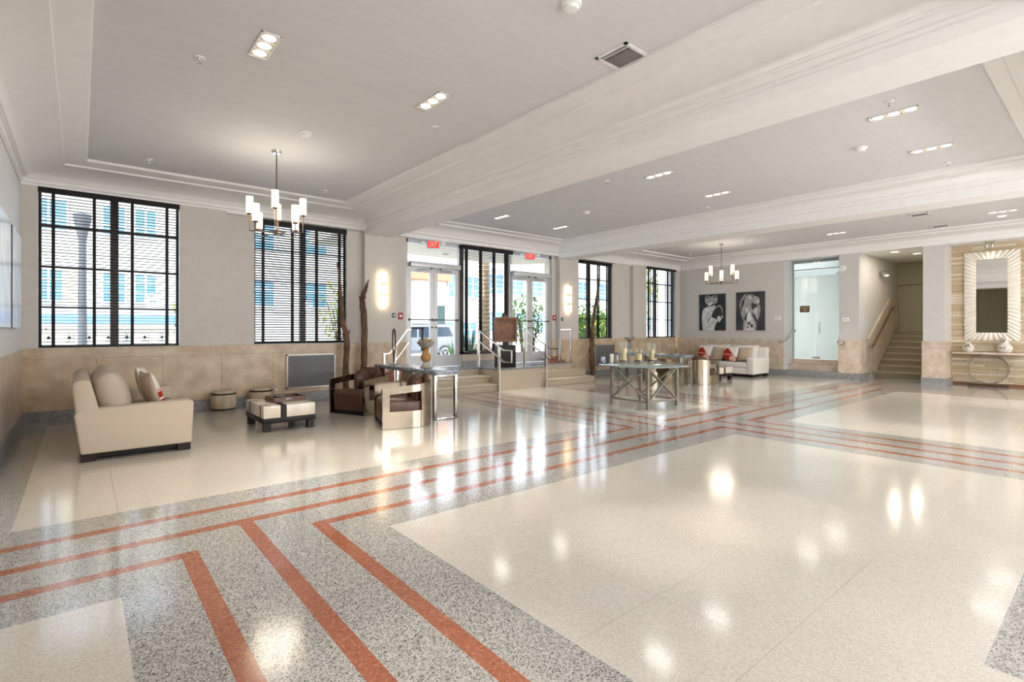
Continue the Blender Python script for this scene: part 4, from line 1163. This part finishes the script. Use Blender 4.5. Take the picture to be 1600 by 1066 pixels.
def track_head(label, x, y, z, rx, ww=0, tgt=None):
    t = thing('track_spotlight', label, 'lamp', (x, y, z))
    bx('canopy', -.04, .04, -.10, .10, -.02, -.001, STEEL, t)
    for s in (-.05, .05):
        M = Matrix.Translation((.0, s, -.11)) @ Matrix.Rotation(rx, 4, 'Y')
        m = MB(); m.lathe([(.02, .045), (.034, .03), (.04, -.035), (.036, -.035)], seg=16, M=M); m.bar((0, s, -.02), (0, s, -.09), .010); m.build('lamp_head', CHROME, t)
        MB().lathe([(.03, -.04), (.032, -.036)], seg=14, M=M).build('bulb', BULB, t)
track_head('twin chrome spotlight on the soffit above the frosted glass doors', 16.95, 6.02, 3.56, R(0))
track_head('twin chrome spotlight on the soffit above the scalloped mirror', 17.05, 2.20, 3.56, R(-35))
lamp('mirror_spot', 'SPOT', (17.0, 2.2, 3.44), 7, (1, .88, .68), Vector((.36, 0, -.75)).to_track_quat('-Z', 'Y').to_euler(), spot_size=R(110), spot_blend=1, shadow_soft_size=.04)

# ------------------------------------------------------------------ artworks
BG = mat('print_dark', (.012, .018, .025), .3, noise=.6, nscale=3)
BG2 = mat('print_charcoal', (.05, .045, .055), .3, c2=(.015, .014, .018), nscale=2)
G1_, G2_, G3_, G4_ = (mat('print_tone_%s' % n_, (v, v, v * 1.02), .3, noise=.22, nscale=7) for n_, v in (('light', .62), ('mid', .33), ('dim', .14), ('deep', .03)))
def artwork(label, y0, y1, z0, z1, bg, shapes):
    """canvas on the end wall; shapes are polygons in u (0 left..1 right as seen), v (0 bottom..1)"""
    t = thing('photograph_canvas', label, 'picture', (XE, (y0 + y1) / 2, (z0 + z1) / 2))
    W, H = y1 - y0, z1 - z0
    m = MB(); m.box(-.035, -.001, -W / 2, W / 2, -H / 2, H / 2); m.build('canvas', bg, t)
    m = MB(); d = -.0352
    for mm_, pts in shapes:
        pp = [(d, W / 2 - u * W, -H / 2 + v * H) for u, v in pts]
        m.quad(pp, mm_); d -= .00025
    m.build('figure_print', None, t)
    return t
def ell(cx, cy, a, b, n=18, rot=0):
    c, s = math.cos(rot), math.sin(rot)
    return [(cx + a * math.cos(2 * math.pi * k / n) * c - b * math.sin(2 * math.pi * k / n) * s, cy + a * math.cos(2 * math.pi * k / n) * s + b * math.sin(2 * math.pi * k / n) * c) for k in range(n)]
S1 = [(G1_, [(.14, 0), (.58, 0), (.62, .12), (.68, .22), (.66, .31), (.5, .36), (.42, .5), (.3, .42), (.18, .3), (.10, .28), (.12, .15)]),
      (G1_, [(.10, .30), (.12, .52), (.18, .60), (.32, .66), (.46, .68), (.56, .60), (.50, .48), (.34, .34), (.22, .22), (.14, .18)]),
      (G4_, [(.18, .34), (.30, .38), (.42, .44), (.52, .46), (.44, .34), (.36, .24), (.28, .18)]),
      (G1_, [(.12, .22), (.20, .36), (.34, .44), (.48, .52), (.56, .56), (.50, .44), (.40, .34), (.30, .20), (.20, .13), (.13, .15)]),
      (G2_, ell(.36, .84, .14, .13)), (G3_, ell(.32, .93, .11, .05)), (G2_, ell(.59, .85, .13, .12)), (G3_, ell(.62, .93, .10, .045)), (G1_, ell(.44, .74, .10, .05, rot=.3)), (G3_, ell(.40, .78, .03, .02)), (G3_, ell(.56, .78, .03, .02)),
      (G1_, ell(.56, .62, .09, .07, rot=.6)), (G4_, ell(.80, .48, .14, .20)), (G4_, ell(.66, .40, .10, .08)), (G1_, [(.66, .24), (.78, .22), (.86, .30), (.80, .40), (.72, .38)]), (G1_, [(.84, .32), (.90, .34), (.93, .41), (.88, .40)]),
      (G2_, [(.64, .64), (.80, .70), (.90, .60), (.92, .46), (.89, .46), (.86, .58), (.79, .66), (.65, .61)])]
artwork('dark photograph of a pale bare torsoed person blowing a horn, left on the end wall', 8.716, 9.664, 1.372, 2.617, BG, S1)
S2 = [(G3_, ell(.5, .55, .36, .40)), (G2_, [(.24, 0), (.70, 0), (.74, .14), (.80, .26), (.86, .42), (.86, .58), (.78, .66), (.66, .62), (.56, .70), (.44, .74), (.30, .70), (.22, .58), (.2, .44), (.28, .28)]),
      (G1_, [(.30, 0), (.62, 0), (.66, .10), (.60, .28), (.50, .44), (.42, .56), (.34, .58), (.36, .40), (.40, .24), (.32, .12)]),
      (G4_, [(.28, .30), (.36, .42), (.42, .50), (.38, .32), (.34, .24)]), (G4_, [(.56, .48), (.66, .40), (.76, .24), (.70, .20), (.60, .36)]),
      (G2_, ell(.44, .80, .15, .11, rot=.5)), (G4_, ell(.64, .63, .10, .10)), (G2_, ell(.70, .78, .14, .10, rot=-.2)), (G1_, ell(.78, .75, .04, .05)), (G1_, ell(.50, .84, .05, .04)),
      (G1_, ell(.70, .50, .07, .09)), (G2_, [(.12, .60), (.16, .78), (.28, .92), (.40, .97), (.30, .88), (.20, .76), (.16, .60)]), (G4_, [(.18, .60), (.22, .76), (.34, .88), (.28, .74), (.24, .60)]),
      (G2_, [(.18, .46), (.22, .34), (.30, .24), (.28, .34), (.22, .48)]), (G4_, ell(.46, .18, .05, .04)), (G4_, ell(.56, .12, .05, .05)), (G4_, ell(.42, .08, .03, .03)), (G4_, [(.74, .10), (.84, .24), (.94, .48), (.90, .58), (.84, .40), (.76, .24), (.70, .16)])]
artwork('charcoal photograph of a person with arms wrapped around their back, right on the end wall', 7.414, 8.34, 1.378, 2.623, BG2, S2)
AP = mat('pale_blue_print', (.40, .46, .55), .25, c2=(.55, .59, .65), nscale=3)
for y0, y1, lb in ((8.546, 9.70, 'pale blue abstract canvas on the left wall, seen edge on, the farther one'), (6.9, 8.346, 'pale blue abstract canvas cut by the left edge of the picture')):
    t = thing('wall_canvas', lb, 'picture', (XW, (y0 + y1) / 2, 2.04)); W = (y1 - y0) / 2
    bx('stretcher', .001, .055, -W, W, -.615, .615, BLACK, t); bx('print', .055, .06, -W, W, -.615, .615, AP, t)

# ------------------------------------------------------------------ scalloped mirror, ring console, gourd vases
t = thing('scalloped_mirror', 'tall mirror with white fluted scalloped frame on the stacked stone wall', 'mirror', (17.376, 2.196, 2.24))
WM, HM, IW, IH = .505, 1.10, .30, .92
m = MB()
def per(w_, h_, n):
    """points round a rectangle by equal arc"""
    L = 4 * (w_ + h_); out = []
    for k in range(n):
        s = L * k / n
        if s < 2 * w_: out.append((-w_ + s, -h_))
        elif s < 2 * w_ + 2 * h_: out.append((w_, -h_ + s - 2 * w_))
        elif s < 4 * w_ + 2 * h_: out.append((w_ - (s - 2 * w_ - 2 * h_), h_))
        else: out.append((-w_, h_ - (s - 4 * w_ - 2 * h_)))
    return out
NF, SUB = 60, 6; n = NF * SUB
mid = per((WM + IW) / 2, (HM + IH) / 2, n)
rows_ = []
for k, (a, b) in enumerate(mid):
    wmid, hmid = (WM + IW) / 2, (HM + IH) / 2
    ou = (a * WM / wmid, b * HM / hmid); inn = (a * IW / wmid, b * IH / hmid)
    ph = abs(math.sin(math.pi * k / SUB)); sc_ = .016 * ph
    vo = Vector((ou[0] - inn[0], ou[1] - inn[1])); vo.normalize()
    o_ = (ou[0] + vo.x * sc_, ou[1] + vo.y * sc_); i_ = (inn[0] - vo.x * sc_ * .6, inn[1] - vo.y * sc_ * .6)
    mm_ = ((o_[0] + i_[0]) / 2, (o_[1] + i_[1]) / 2)
    rows_.append([m.b.verts.new(p) for p in ((0.02, o_[0], o_[1]), (-.012 - .02 * ph, o_[0], o_[1]), (-.045 - .04 * ph, mm_[0], mm_[1]), (-.035 - .02 * ph, i_[0], i_[1]), (0.01, i_[0], i_[1]))])
for a, b in zip(rows_, rows_[1:] + rows_[:1]):
    for j in range(4): m.b.faces.new([a[j], a[j + 1], b[j + 1], b[j]])
m.build('frame', mat('white_gesso', (.82, .78, .70), .45), t)
bx('mirror_glass', -.006, .0, -IW - .01, IW + .01, -IH - .01, IH + .01, mat('mirror_silver', (.86, .88, .86), .02, metal=1, noise=.001), t)
t = thing('ring_console', 'wall console with pale stone shelf on a steel ring base under the mirror', 'table', (17.18, 2.24, 0))
bx('shelf', -.19, .20, -.72, .65, .79, .835, STONE2, t, bevel=.004)
pts = [(0, .37 * math.cos(a), .425 + .36 * math.sin(a)) for a in (2 * math.pi * k / 48 for k in range(48))]
for dx in (-.10, .10): MB().tube([(dx, p[1], p[2]) for p in pts], .014, 4, closed=True).build('ring', CHROME, t)
m = MB()
for a in (0, 90, 180, 270, 45, 135, 225, 315): m.bar((-.10, .37 * math.cos(R(a)), .425 + .36 * math.sin(R(a))), (.10, .37 * math.cos(R(a)), .425 + .36 * math.sin(R(a))), .01)
m.build('cross_bar', CHROME, t)
bx('base_plate', -.16, .16, -.36, .36, .001, .06, mat('bronze_plate2', (.10, .055, .035), .35, metal=.5), t)
GV = mat('crackled_gourd', (.74, .70, .64), .5, c2=(.62, .58, .52), nscale=4)
PAINT = mat('painted_brown_motif', (.12, .085, .07), .6)
def gourd(label, y, prof, motif):
    t = thing('gourd_vase', label, 'vase', (17.15, y, .836))
    MB().lathe(prof, seg=28).build('body', GV, t)
    def rad(z):
        for (r0, z0), (r1, z1) in zip(prof, prof[1:]):
            if z0 <= z <= z1: return r0 + (r1 - r0) * (z - z0) / max(1e-6, z1 - z0)
        return .05
    m = MB(); r6 = random.Random(int(y * 50))
    for (a0, z0, a1, z1, w_) in motif:
        pp = []
        for k in range(7):
            f = k / 6; a = R(180 + a0 + (a1 - a0) * f); z = z0 + (z1 - z0) * f + .006 * math.sin(f * 6); r_ = rad(z) - .001
            pp.append((r_ * math.cos(a), r_ * math.sin(a), z))
        m.tube(pp, w_, 5)
    m.build('painted_motif', PAINT, t)
gourd('round pale gourd vase with brown painted leaves on the ring console', 2.60, [(.06, 0), (.09, .02), (.115, .07), (.118, .11), (.10, .155), (.07, .19), (.055, .215), (.05, .235), (.035, .235)],
      [(-30, .13, 25, .20, .008), (-10, .10, 20, .18, .007), (-40, .16, 0, .17, .007), (10, .21, -25, .12, .006), (0, .15, 35, .12, .008), (-20, .19, 15, .21, .006), (-5, .07, 5, .08, .007)])
gourd('taller waisted gourd vase with brown painted figures on the ring console', 1.93, [(.08, 0), (.11, .02), (.14, .08), (.142, .13), (.12, .18), (.085, .215), (.07, .24), (.078, .28), (.075, .33), (.06, .36), (.055, .375), (.04, .375)],
      [(-30, .10, 20, .16, .008), (-45, .12, -20, .13, .007), (15, .15, -5, .09, .007), (-20, .26, 20, .33, .008), (-30, .31, 0, .29, .008), (10, .35, -20, .24, .006), (25, .08, 45, .10, .006), (-10, .18, 25, .19, .006)])
# ------------------------------------------------------------------ outside: porch, street, facades, trees, car
PAVE = mat('street_paving', (.60, .58, .56), .8, noise=.1)
bx('ground', -40, 70, F1 + .0, 60, -.30, -.10, PAVE, kind='structure')
bx('porch', 4.5, 11.6, F1, 12.6, -.1, .47, mat('porch_slab', (.58, .54, .48), .6), kind='structure')
m = MB(); poly = [(4.2, F1)] + [(4.2, 12.6), (9.9, 12.6)] + [(9.9 + 1.2 * math.sin(R(a)), 11.4 + 1.2 * math.cos(R(a))) for a in range(10, 91, 10)] + [(11.1, F1)]
m.prism(poly, 3.45, 3.75)
t = thing('entrance_canopy', 'rounded cream canopy over the entrance porch outside the glass doors', 'canopy', (0, 0, 0))
m.build('slab', mat('canopy_plaster', (.70, .60, .46), .7), t)
m = MB()
for x, y in ((6.2, 11.7), (7.6, 11.9), (9.0, 11.7), (9.8, 12.0)): m.lathe([(.09, 3.437), (.095, 3.45)], (x, y, 0), 18)
m.build('canopy_light', mat('vent_grey', (.30, .27, .22), .5), t)
tag(bx('porch_column', 10.95, 11.30, 11.2, 11.55, .47, 3.45, mat('column_cream', (.70, .58, .40), .6, noise=.04), bevel=.01), 'cream square column outside the right pair of entrance doors', 'column')
t = thing('outdoor_handrail', 'black metal handrail on the porch outside the left entrance doors', 'handrail', (6.66, 12.2, .47))
bx('post', -.04, .04, -.04, .04, 0, .98, BLACK, t); bx('post', .36, .42, -.02, .02, .35, .96, BLACK, t); bx('top_rail', -.25, .45, -.03, .03, .94, 1.0, BLACK, t)

FAC = mat('sunlit_render', (.60, .57, .51), .8, noise=.03)
FACC = mat('cream_render', (.60, .53, .41), .8, noise=.05)
WB = mat('blue_window_glass', (.10, .24, .36), .15, noise=.2, nscale=1.5)
WF = mat('window_white_frame', (.8, .8, .8), .5)
def win_fac(t, x, z, w_, h_, y=23.97, bars=3):
    o = MB().box(x - w_ / 2, x + w_ / 2, y - .02, y, z - h_ / 2, z + h_ / 2).build('window', WB, t)
    m = MB(); e = .06
    for q in ((-w_ / 2 - e, -w_ / 2, -h_ / 2 - e, h_ / 2 + e), (w_ / 2, w_ / 2 + e, -h_ / 2 - e, h_ / 2 + e), (-w_ / 2, w_ / 2, -h_ / 2 - e, -h_ / 2), (-w_ / 2, w_ / 2, h_ / 2, h_ / 2 + e), (-.03, .03, -h_ / 2, h_ / 2)):
        m.box(x + q[0], x + q[1], y - .06, y, z + q[2], z + q[3])
    for k in range(1, bars): zz = z - h_ / 2 + h_ * k / bars; m.box(x - w_ / 2, x + w_ / 2, y - .045, y, zz - .02, zz + .02)
    m.build('window_frame', WF, o)
t = thing('street_building', 'sunlit cream building with blue windows seen through the left blinds', 'building', (0, 0, 0))
bx('facade', -9, 11.5, 24, 28, -.1, 8.5, FAC, t)
for x in (-3.2, -.85, .95, 1.9, 4.3, 6.0, 8.3):
    for z in (5.4, 2.95): win_fac(t, x, z, .62 if x > .5 and x < 2 else .95, 1.05)
bx('cornice', -9, 11.5, 23.8, 24, 6.5, 6.75, FACC, t); bx('string_course', -9, 11.5, 23.93, 24, 4.15, 4.25, FACC, t)
bx('blue_awning', -9, 4, 23.3, 24, 1.62, 1.92, mat('awning_blue', (.12, .26, .48), .6), t)
t = thing('street_building', 'white building with a terracotta band and blue shutters seen through the left entrance doors', 'building', (0, 0, 0))
bx('facade', 11.9, 18.4, 25, 29, -.1, 6.5, mat('old_white_render', (.60, .57, .50), .85, c2=(.42, .38, .31), nscale=1.2, detail=8), t)
bx('roof_band', 11.8, 16.2, 24.7, 25, 4.15, 4.75, mat('terracotta_band', (.58, .17, .09), .7), t)
for x, z in ((16.6, 3.9), (17.8, 3.9), (16.0, 1.2), (17.6, 1.2)): win_fac(t, x, z, .9, 1.2, 24.97)
bx('dark_sign', 15.1, 15.8, 24.8, 24.97, 1.75, 2.75, mat('dark_green_board', (.02, .05, .045), .5), t)
t = thing('street_building', 'white modern building with wide blue windows seen through the right entrance doors', 'building', (0, 0, 0))
bx('facade', 18.6, 44, 26, 32, -.1, 5.6, mat('bright_white_render', (.68, .67, .65), .8), t)
for x in (20.3, 22.0, 23.8, 25.6, 28.5, 31, 34, 37):
    for z in (4.3, 1.9): win_fac(t, x, z, 1.25, 1.2, 25.97, 4)
bx('sunshade', 18.6, 44, 25.2, 26, 5.2, 5.35, WF, t)
# low garden wall with pierced blocks
t = thing('garden_wall', 'low cream garden wall with pierced decorative blocks across the street', 'wall', (0, 16, -.1))
bx('coping', -6, 3.6, -.12, .15, 1.52, 1.62, FACC, t); bx('wall_base', -6, 3.6, -.08, .1, 0, 1.52, FACC, t)
m = MB()
for i in range(9):
    for j in range(3):
        x, z = -1.45 + i * .36, .42 + j * .36
        m.box(x, x + .34, -.12, -.08, z, z + .05); m.box(x, x + .34, -.12, -.08, z + .29, z + .34)
        M = Matrix.Translation((x + .17, -.10, z + .17)) @ Matrix.Rotation(R(45), 4, 'Y'); m.box(-.11, .11, -.02, .02, -.03, .03, None, M); m.box(-.03, .03, -.02, .02, -.11, .11, None, M)
m.build('pierced_blocks', mat('block_grey', (.42, .42, .42), .8), t)
t = thing('street_lamp', 'dark street lamp with flared lantern seen through the first window', 'street lamp', (.03, 14, -.1))
LP = mat('lamp_post_grey', (.07, .075, .085), .5)
MB().lathe([(.14, 0), (.13, .3), (.085, .5), (.075, 1.6), (.065, 3.4)], seg=16).build('post', LP, t)
MB().lathe([(.065, 3.3), (.075, 3.38), (.10, 3.55), (.15, 3.78), (.16, 3.90), (.13, 3.91)], seg=16).build('lantern', LP, t)
bx('street_sign', -.32, -.08, -.02, .02, 2.05, 2.75, mat('sign_tan', (.62, .52, .34), .6), t)

# trees and plants
LEAF = [mat('leaf_green', (.10, .20, .03), .6, noise=.5, nscale=5), mat('leaf_yellow_green', (.36, .40, .05), .6, noise=.4, nscale=5), mat('leaf_dark', (.035, .09, .02), .6, noise=.5, nscale=5)]
def foliage(c, rx, ry, rz, n, size, m_, seed, parent):
    r7 = random.Random(seed); m = MB()
    for _ in range(n):
        while True:
            p = Vector((r7.uniform(-1, 1), r7.uniform(-1, 1), r7.uniform(-1, 1)))
            if p.length < 1: break
        p = Vector((c[0] + p.x * rx, c[1] + p.y * ry, c[2] + p.z * rz))
        q = Matrix.Translation(p) @ Matrix.Rotation(r7.uniform(0, 6.3), 4, 'Z') @ Matrix.Rotation(r7.uniform(-1.2, 1.2), 4, 'X')
        s = size * r7.uniform(.6, 1.3)
        m.quad([q @ Vector(v) for v in ((-s * .35, 0, 0), (0, -s, .1 * s), (s * .35, 0, 0), (0, s, .1 * s))], m_)
    m.build('foliage', None, parent)
def tree(label, x, y, zt, rx, rz, n, size, m_, seed, z0=-.1, trunk=.07):
    t = thing('street_tree', label, 'tree', (x, y, z0))
    MB().tube([(0, 0, 0), (.05, 0, (zt - z0) * .4), (-.03, .02, zt - z0)], trunk, 8, rs=[trunk, trunk * .8, trunk * .35]).build('trunk', BARK, t)
    m = MB()
    for k in range(5): a = k * 1.3; m.tube([(0, 0, (zt - z0) * .5), (rx * .6 * math.cos(a), rx * .5 * math.sin(a), zt - z0 + rz * .3 * math.sin(k))], .02, 5)
    m.build('boughs', BARK, t)
    foliage((0, 0, zt - z0), rx, rx, rz, n, size, m_, seed, t)
tree('young yellow green tree seen at the right side of the first window', 2.00, 14, 1.95, .42, 1.0, 420, .09, LEAF[1], 1)
tree('yellow green tree seen through the half closed second blind', 5.55, 14.2, 1.9, .55, 1.0, 420, .09, LEAF[1], 2)
tree('leafy green shrub tree outside the right entrance doors', 12.65, 14.6, 1.75, .75, 1.0, 800, .10, LEAF[0], 3)
tree('bushy green tree just left of the cream porch column', 11.7, 12.9, 1.75, .42, .9, 500, .09, LEAF[0], 4)
tree('tall bright green tree outside the last window', 19.6, 14.5, 3.4, 1.0, 1.6, 900, .13, LEAF[1], 5)
tree('grey green tree outside the last window, lower one', 20.6, 15.5, 1.6, .9, .9, 500, .12, LEAF[0], 6)
t = thing('clipped_hedge', 'tall bright green hedge outside the window right of the entrance', 'hedge', (16.0, 14.2, -.1))
bx('hedge_core', -1.6, 1.6, -.25, .25, 0, 2.1, LEAF[2], t)
foliage((0, 0, 1.2), 2.0, .55, 1.35, 3600, .09, LEAF[0], 8, t)
foliage((0, -.3, 1.4), 1.8, .4, 1.2, 1200, .08, LEAF[1], 9, t)
t = thing('palm_tree', 'date palm with rough patterned trunk seen between the entrance doors', 'palm tree', (10.25, 13.7, -.1))
prof = []
for k in range(44): z = k * .14; prof += [(.19 - .001 * k, z), (.22 - .001 * k, z + .09)]
MB().lathe(prof, seg=18).build('trunk', mat('palm_bark', (.50, .36, .22), .9, c2=(.24, .16, .09), nscale=14, bump=.5, bscale=30, stretch=(1, 1, 2)), t)
m = MB(); r8 = random.Random(4)
for k in range(16):
    a = k * .4; pts = [(math.cos(a) * d_ * 2.2, math.sin(a) * d_ * 2.2, 6.1 + 1.0 * d_ - 2.0 * d_ * d_) for d_ in (0, .3, .6, 1.0)]
    for p, q in zip(pts, pts[1:]):
        sx, sy = -math.sin(a) * .18, math.cos(a) * .18
        m.quad([(p[0] + sx, p[1] + sy, p[2] - .1), p, q, (q[0] + sx, q[1] + sy, q[2] - .1)]); m.quad([(p[0] - sx, p[1] - sy, p[2] - .1), p, q, (q[0] - sx, q[1] - sy, q[2] - .1)])
m.build('fronds', LEAF[0], t)
def spiky(label, x, y, z, h_, n, seed, m_):
    t = thing('spiky_plant', label, 'plant', (x, y, z)); r9 = random.Random(seed); m = MB()
    for k in range(n):
        a = r9.uniform(0, 6.28); sp = r9.uniform(.15, .75); L = h_ * r9.uniform(.7, 1.1)
        d = Vector((math.cos(a) * sp, math.sin(a) * sp, 1)).normalized(); s_ = Vector((-math.sin(a), math.cos(a), 0)) * .018
        b0 = Vector((0, 0, h_ * .4)); m.quad([b0 - s_, b0 + s_, b0 + d * L * .6 + s_ * .8, b0 + d * L * .6 - s_ * .8]); m.quad([b0 + d * L * .6 - s_ * .8, b0 + d * L * .6 + s_ * .8, b0 + d * L, b0 + d * L * 1.001])
    m.build('leaves', m_, t); MB().tube([(0, 0, 0), (0, 0, h_ * .45)], .03, 7).build('stem', BARK, t)
spiky('spiky green plant outside, left of the palm trunk', 9.5, 13.4, -.1, 1.25, 60, 1, LEAF[2])
spiky('spiky reddish plant outside, at the foot of the palm', 9.95, 12.75, -.1, 1.0, 50, 2, mat('leaf_red', (.22, .05, .03), .6))
spiky('low green plant outside under the middle window', 9.5, 14.3, -.1, .9, 40, 3, LEAF[0])

# silver SUV parked across the street
t = thing('parked_car', 'silver four wheel drive car parked across the street behind the left doors', 'car', (12.25, 22.3, -.1))
SIL = mat('silver_car_paint', (.22, .23, .25), .3, metal=.4, coat=.3)
M = Matrix(((1, 0, 0, 0), (0, 0, 1, 0), (0, 1, 0, 0), (0, 0, 0, 1)))
prof = [(-2.25, .45), (-2.3, .85), (-2.1, 1.0), (-1.15, 1.12), (-.55, 1.62), (-.2, 1.72), (1.55, 1.74), (1.95, 1.68), (2.2, 1.15), (2.28, .95), (2.28, .45), (1.9, .38), (-1.9, .38)]
m = MB(); m.prism(prof, -.88, .88, None, M); m.build('body', SIL, t, bevel=.06, bseg=3, smooth=True)
DG = mat('car_glass', (.03, .045, .06), .08)
for pts in ([(-1.0, 1.14), (-.5, 1.57), (-.15, 1.62), (-.15, 1.14)], [(-.05, 1.14), (-.05, 1.63), (.75, 1.64), (.75, 1.14)], [(.88, 1.16), (.88, 1.63), (1.62, 1.62), (1.86, 1.18)]):
    m = MB(); m.prism(pts, -.90, -.885, None, M); m.build('side_window', DG, t)
for x in (-1.35, 1.38):
    Mw = Matrix.Translation((x, -.80, .37)) @ Matrix.Rotation(R(90), 4, 'X')
    wh = MB().lathe([(.30, -.10), (.37, -.07), (.375, .09), (.34, .12), (.26, .125)], seg=28, M=Mw).build('wheel', mat('tyre_rubber', (.03, .03, .03), .8), t)
    MB().lathe([(.25, .09), (.255, .128), (.05, .118), (.04, .135), (.004, .14)], seg=24, M=Mw).build('rim', mat('alloy_rim', (.72, .72, .72), .3, metal=.5), wh)
    m = MB()
    for k in range(6): m.cyl((.15 * math.cos(k * 1.047), .15 * math.sin(k * 1.047), 0), .035, .12, .131, 10, None, Mw)
    m.build('rim_holes', BLACK, wh)
bx('tail_light', 2.16, 2.27, -.90, -.7, .98, 1.30, mat('tail_light_red', (.60, .02, .03), .3), t)
bx('roof_rail', -.3, 1.6, -.72, -.68, 1.72, 1.79, mat('rail_dark', (.10, .10, .11), .4), t)
bx('sill_trim', -2.2, 2.2, -.93, -.86, .38, .52, mat('rail_dark', (.10, .10, .11), .4), t)
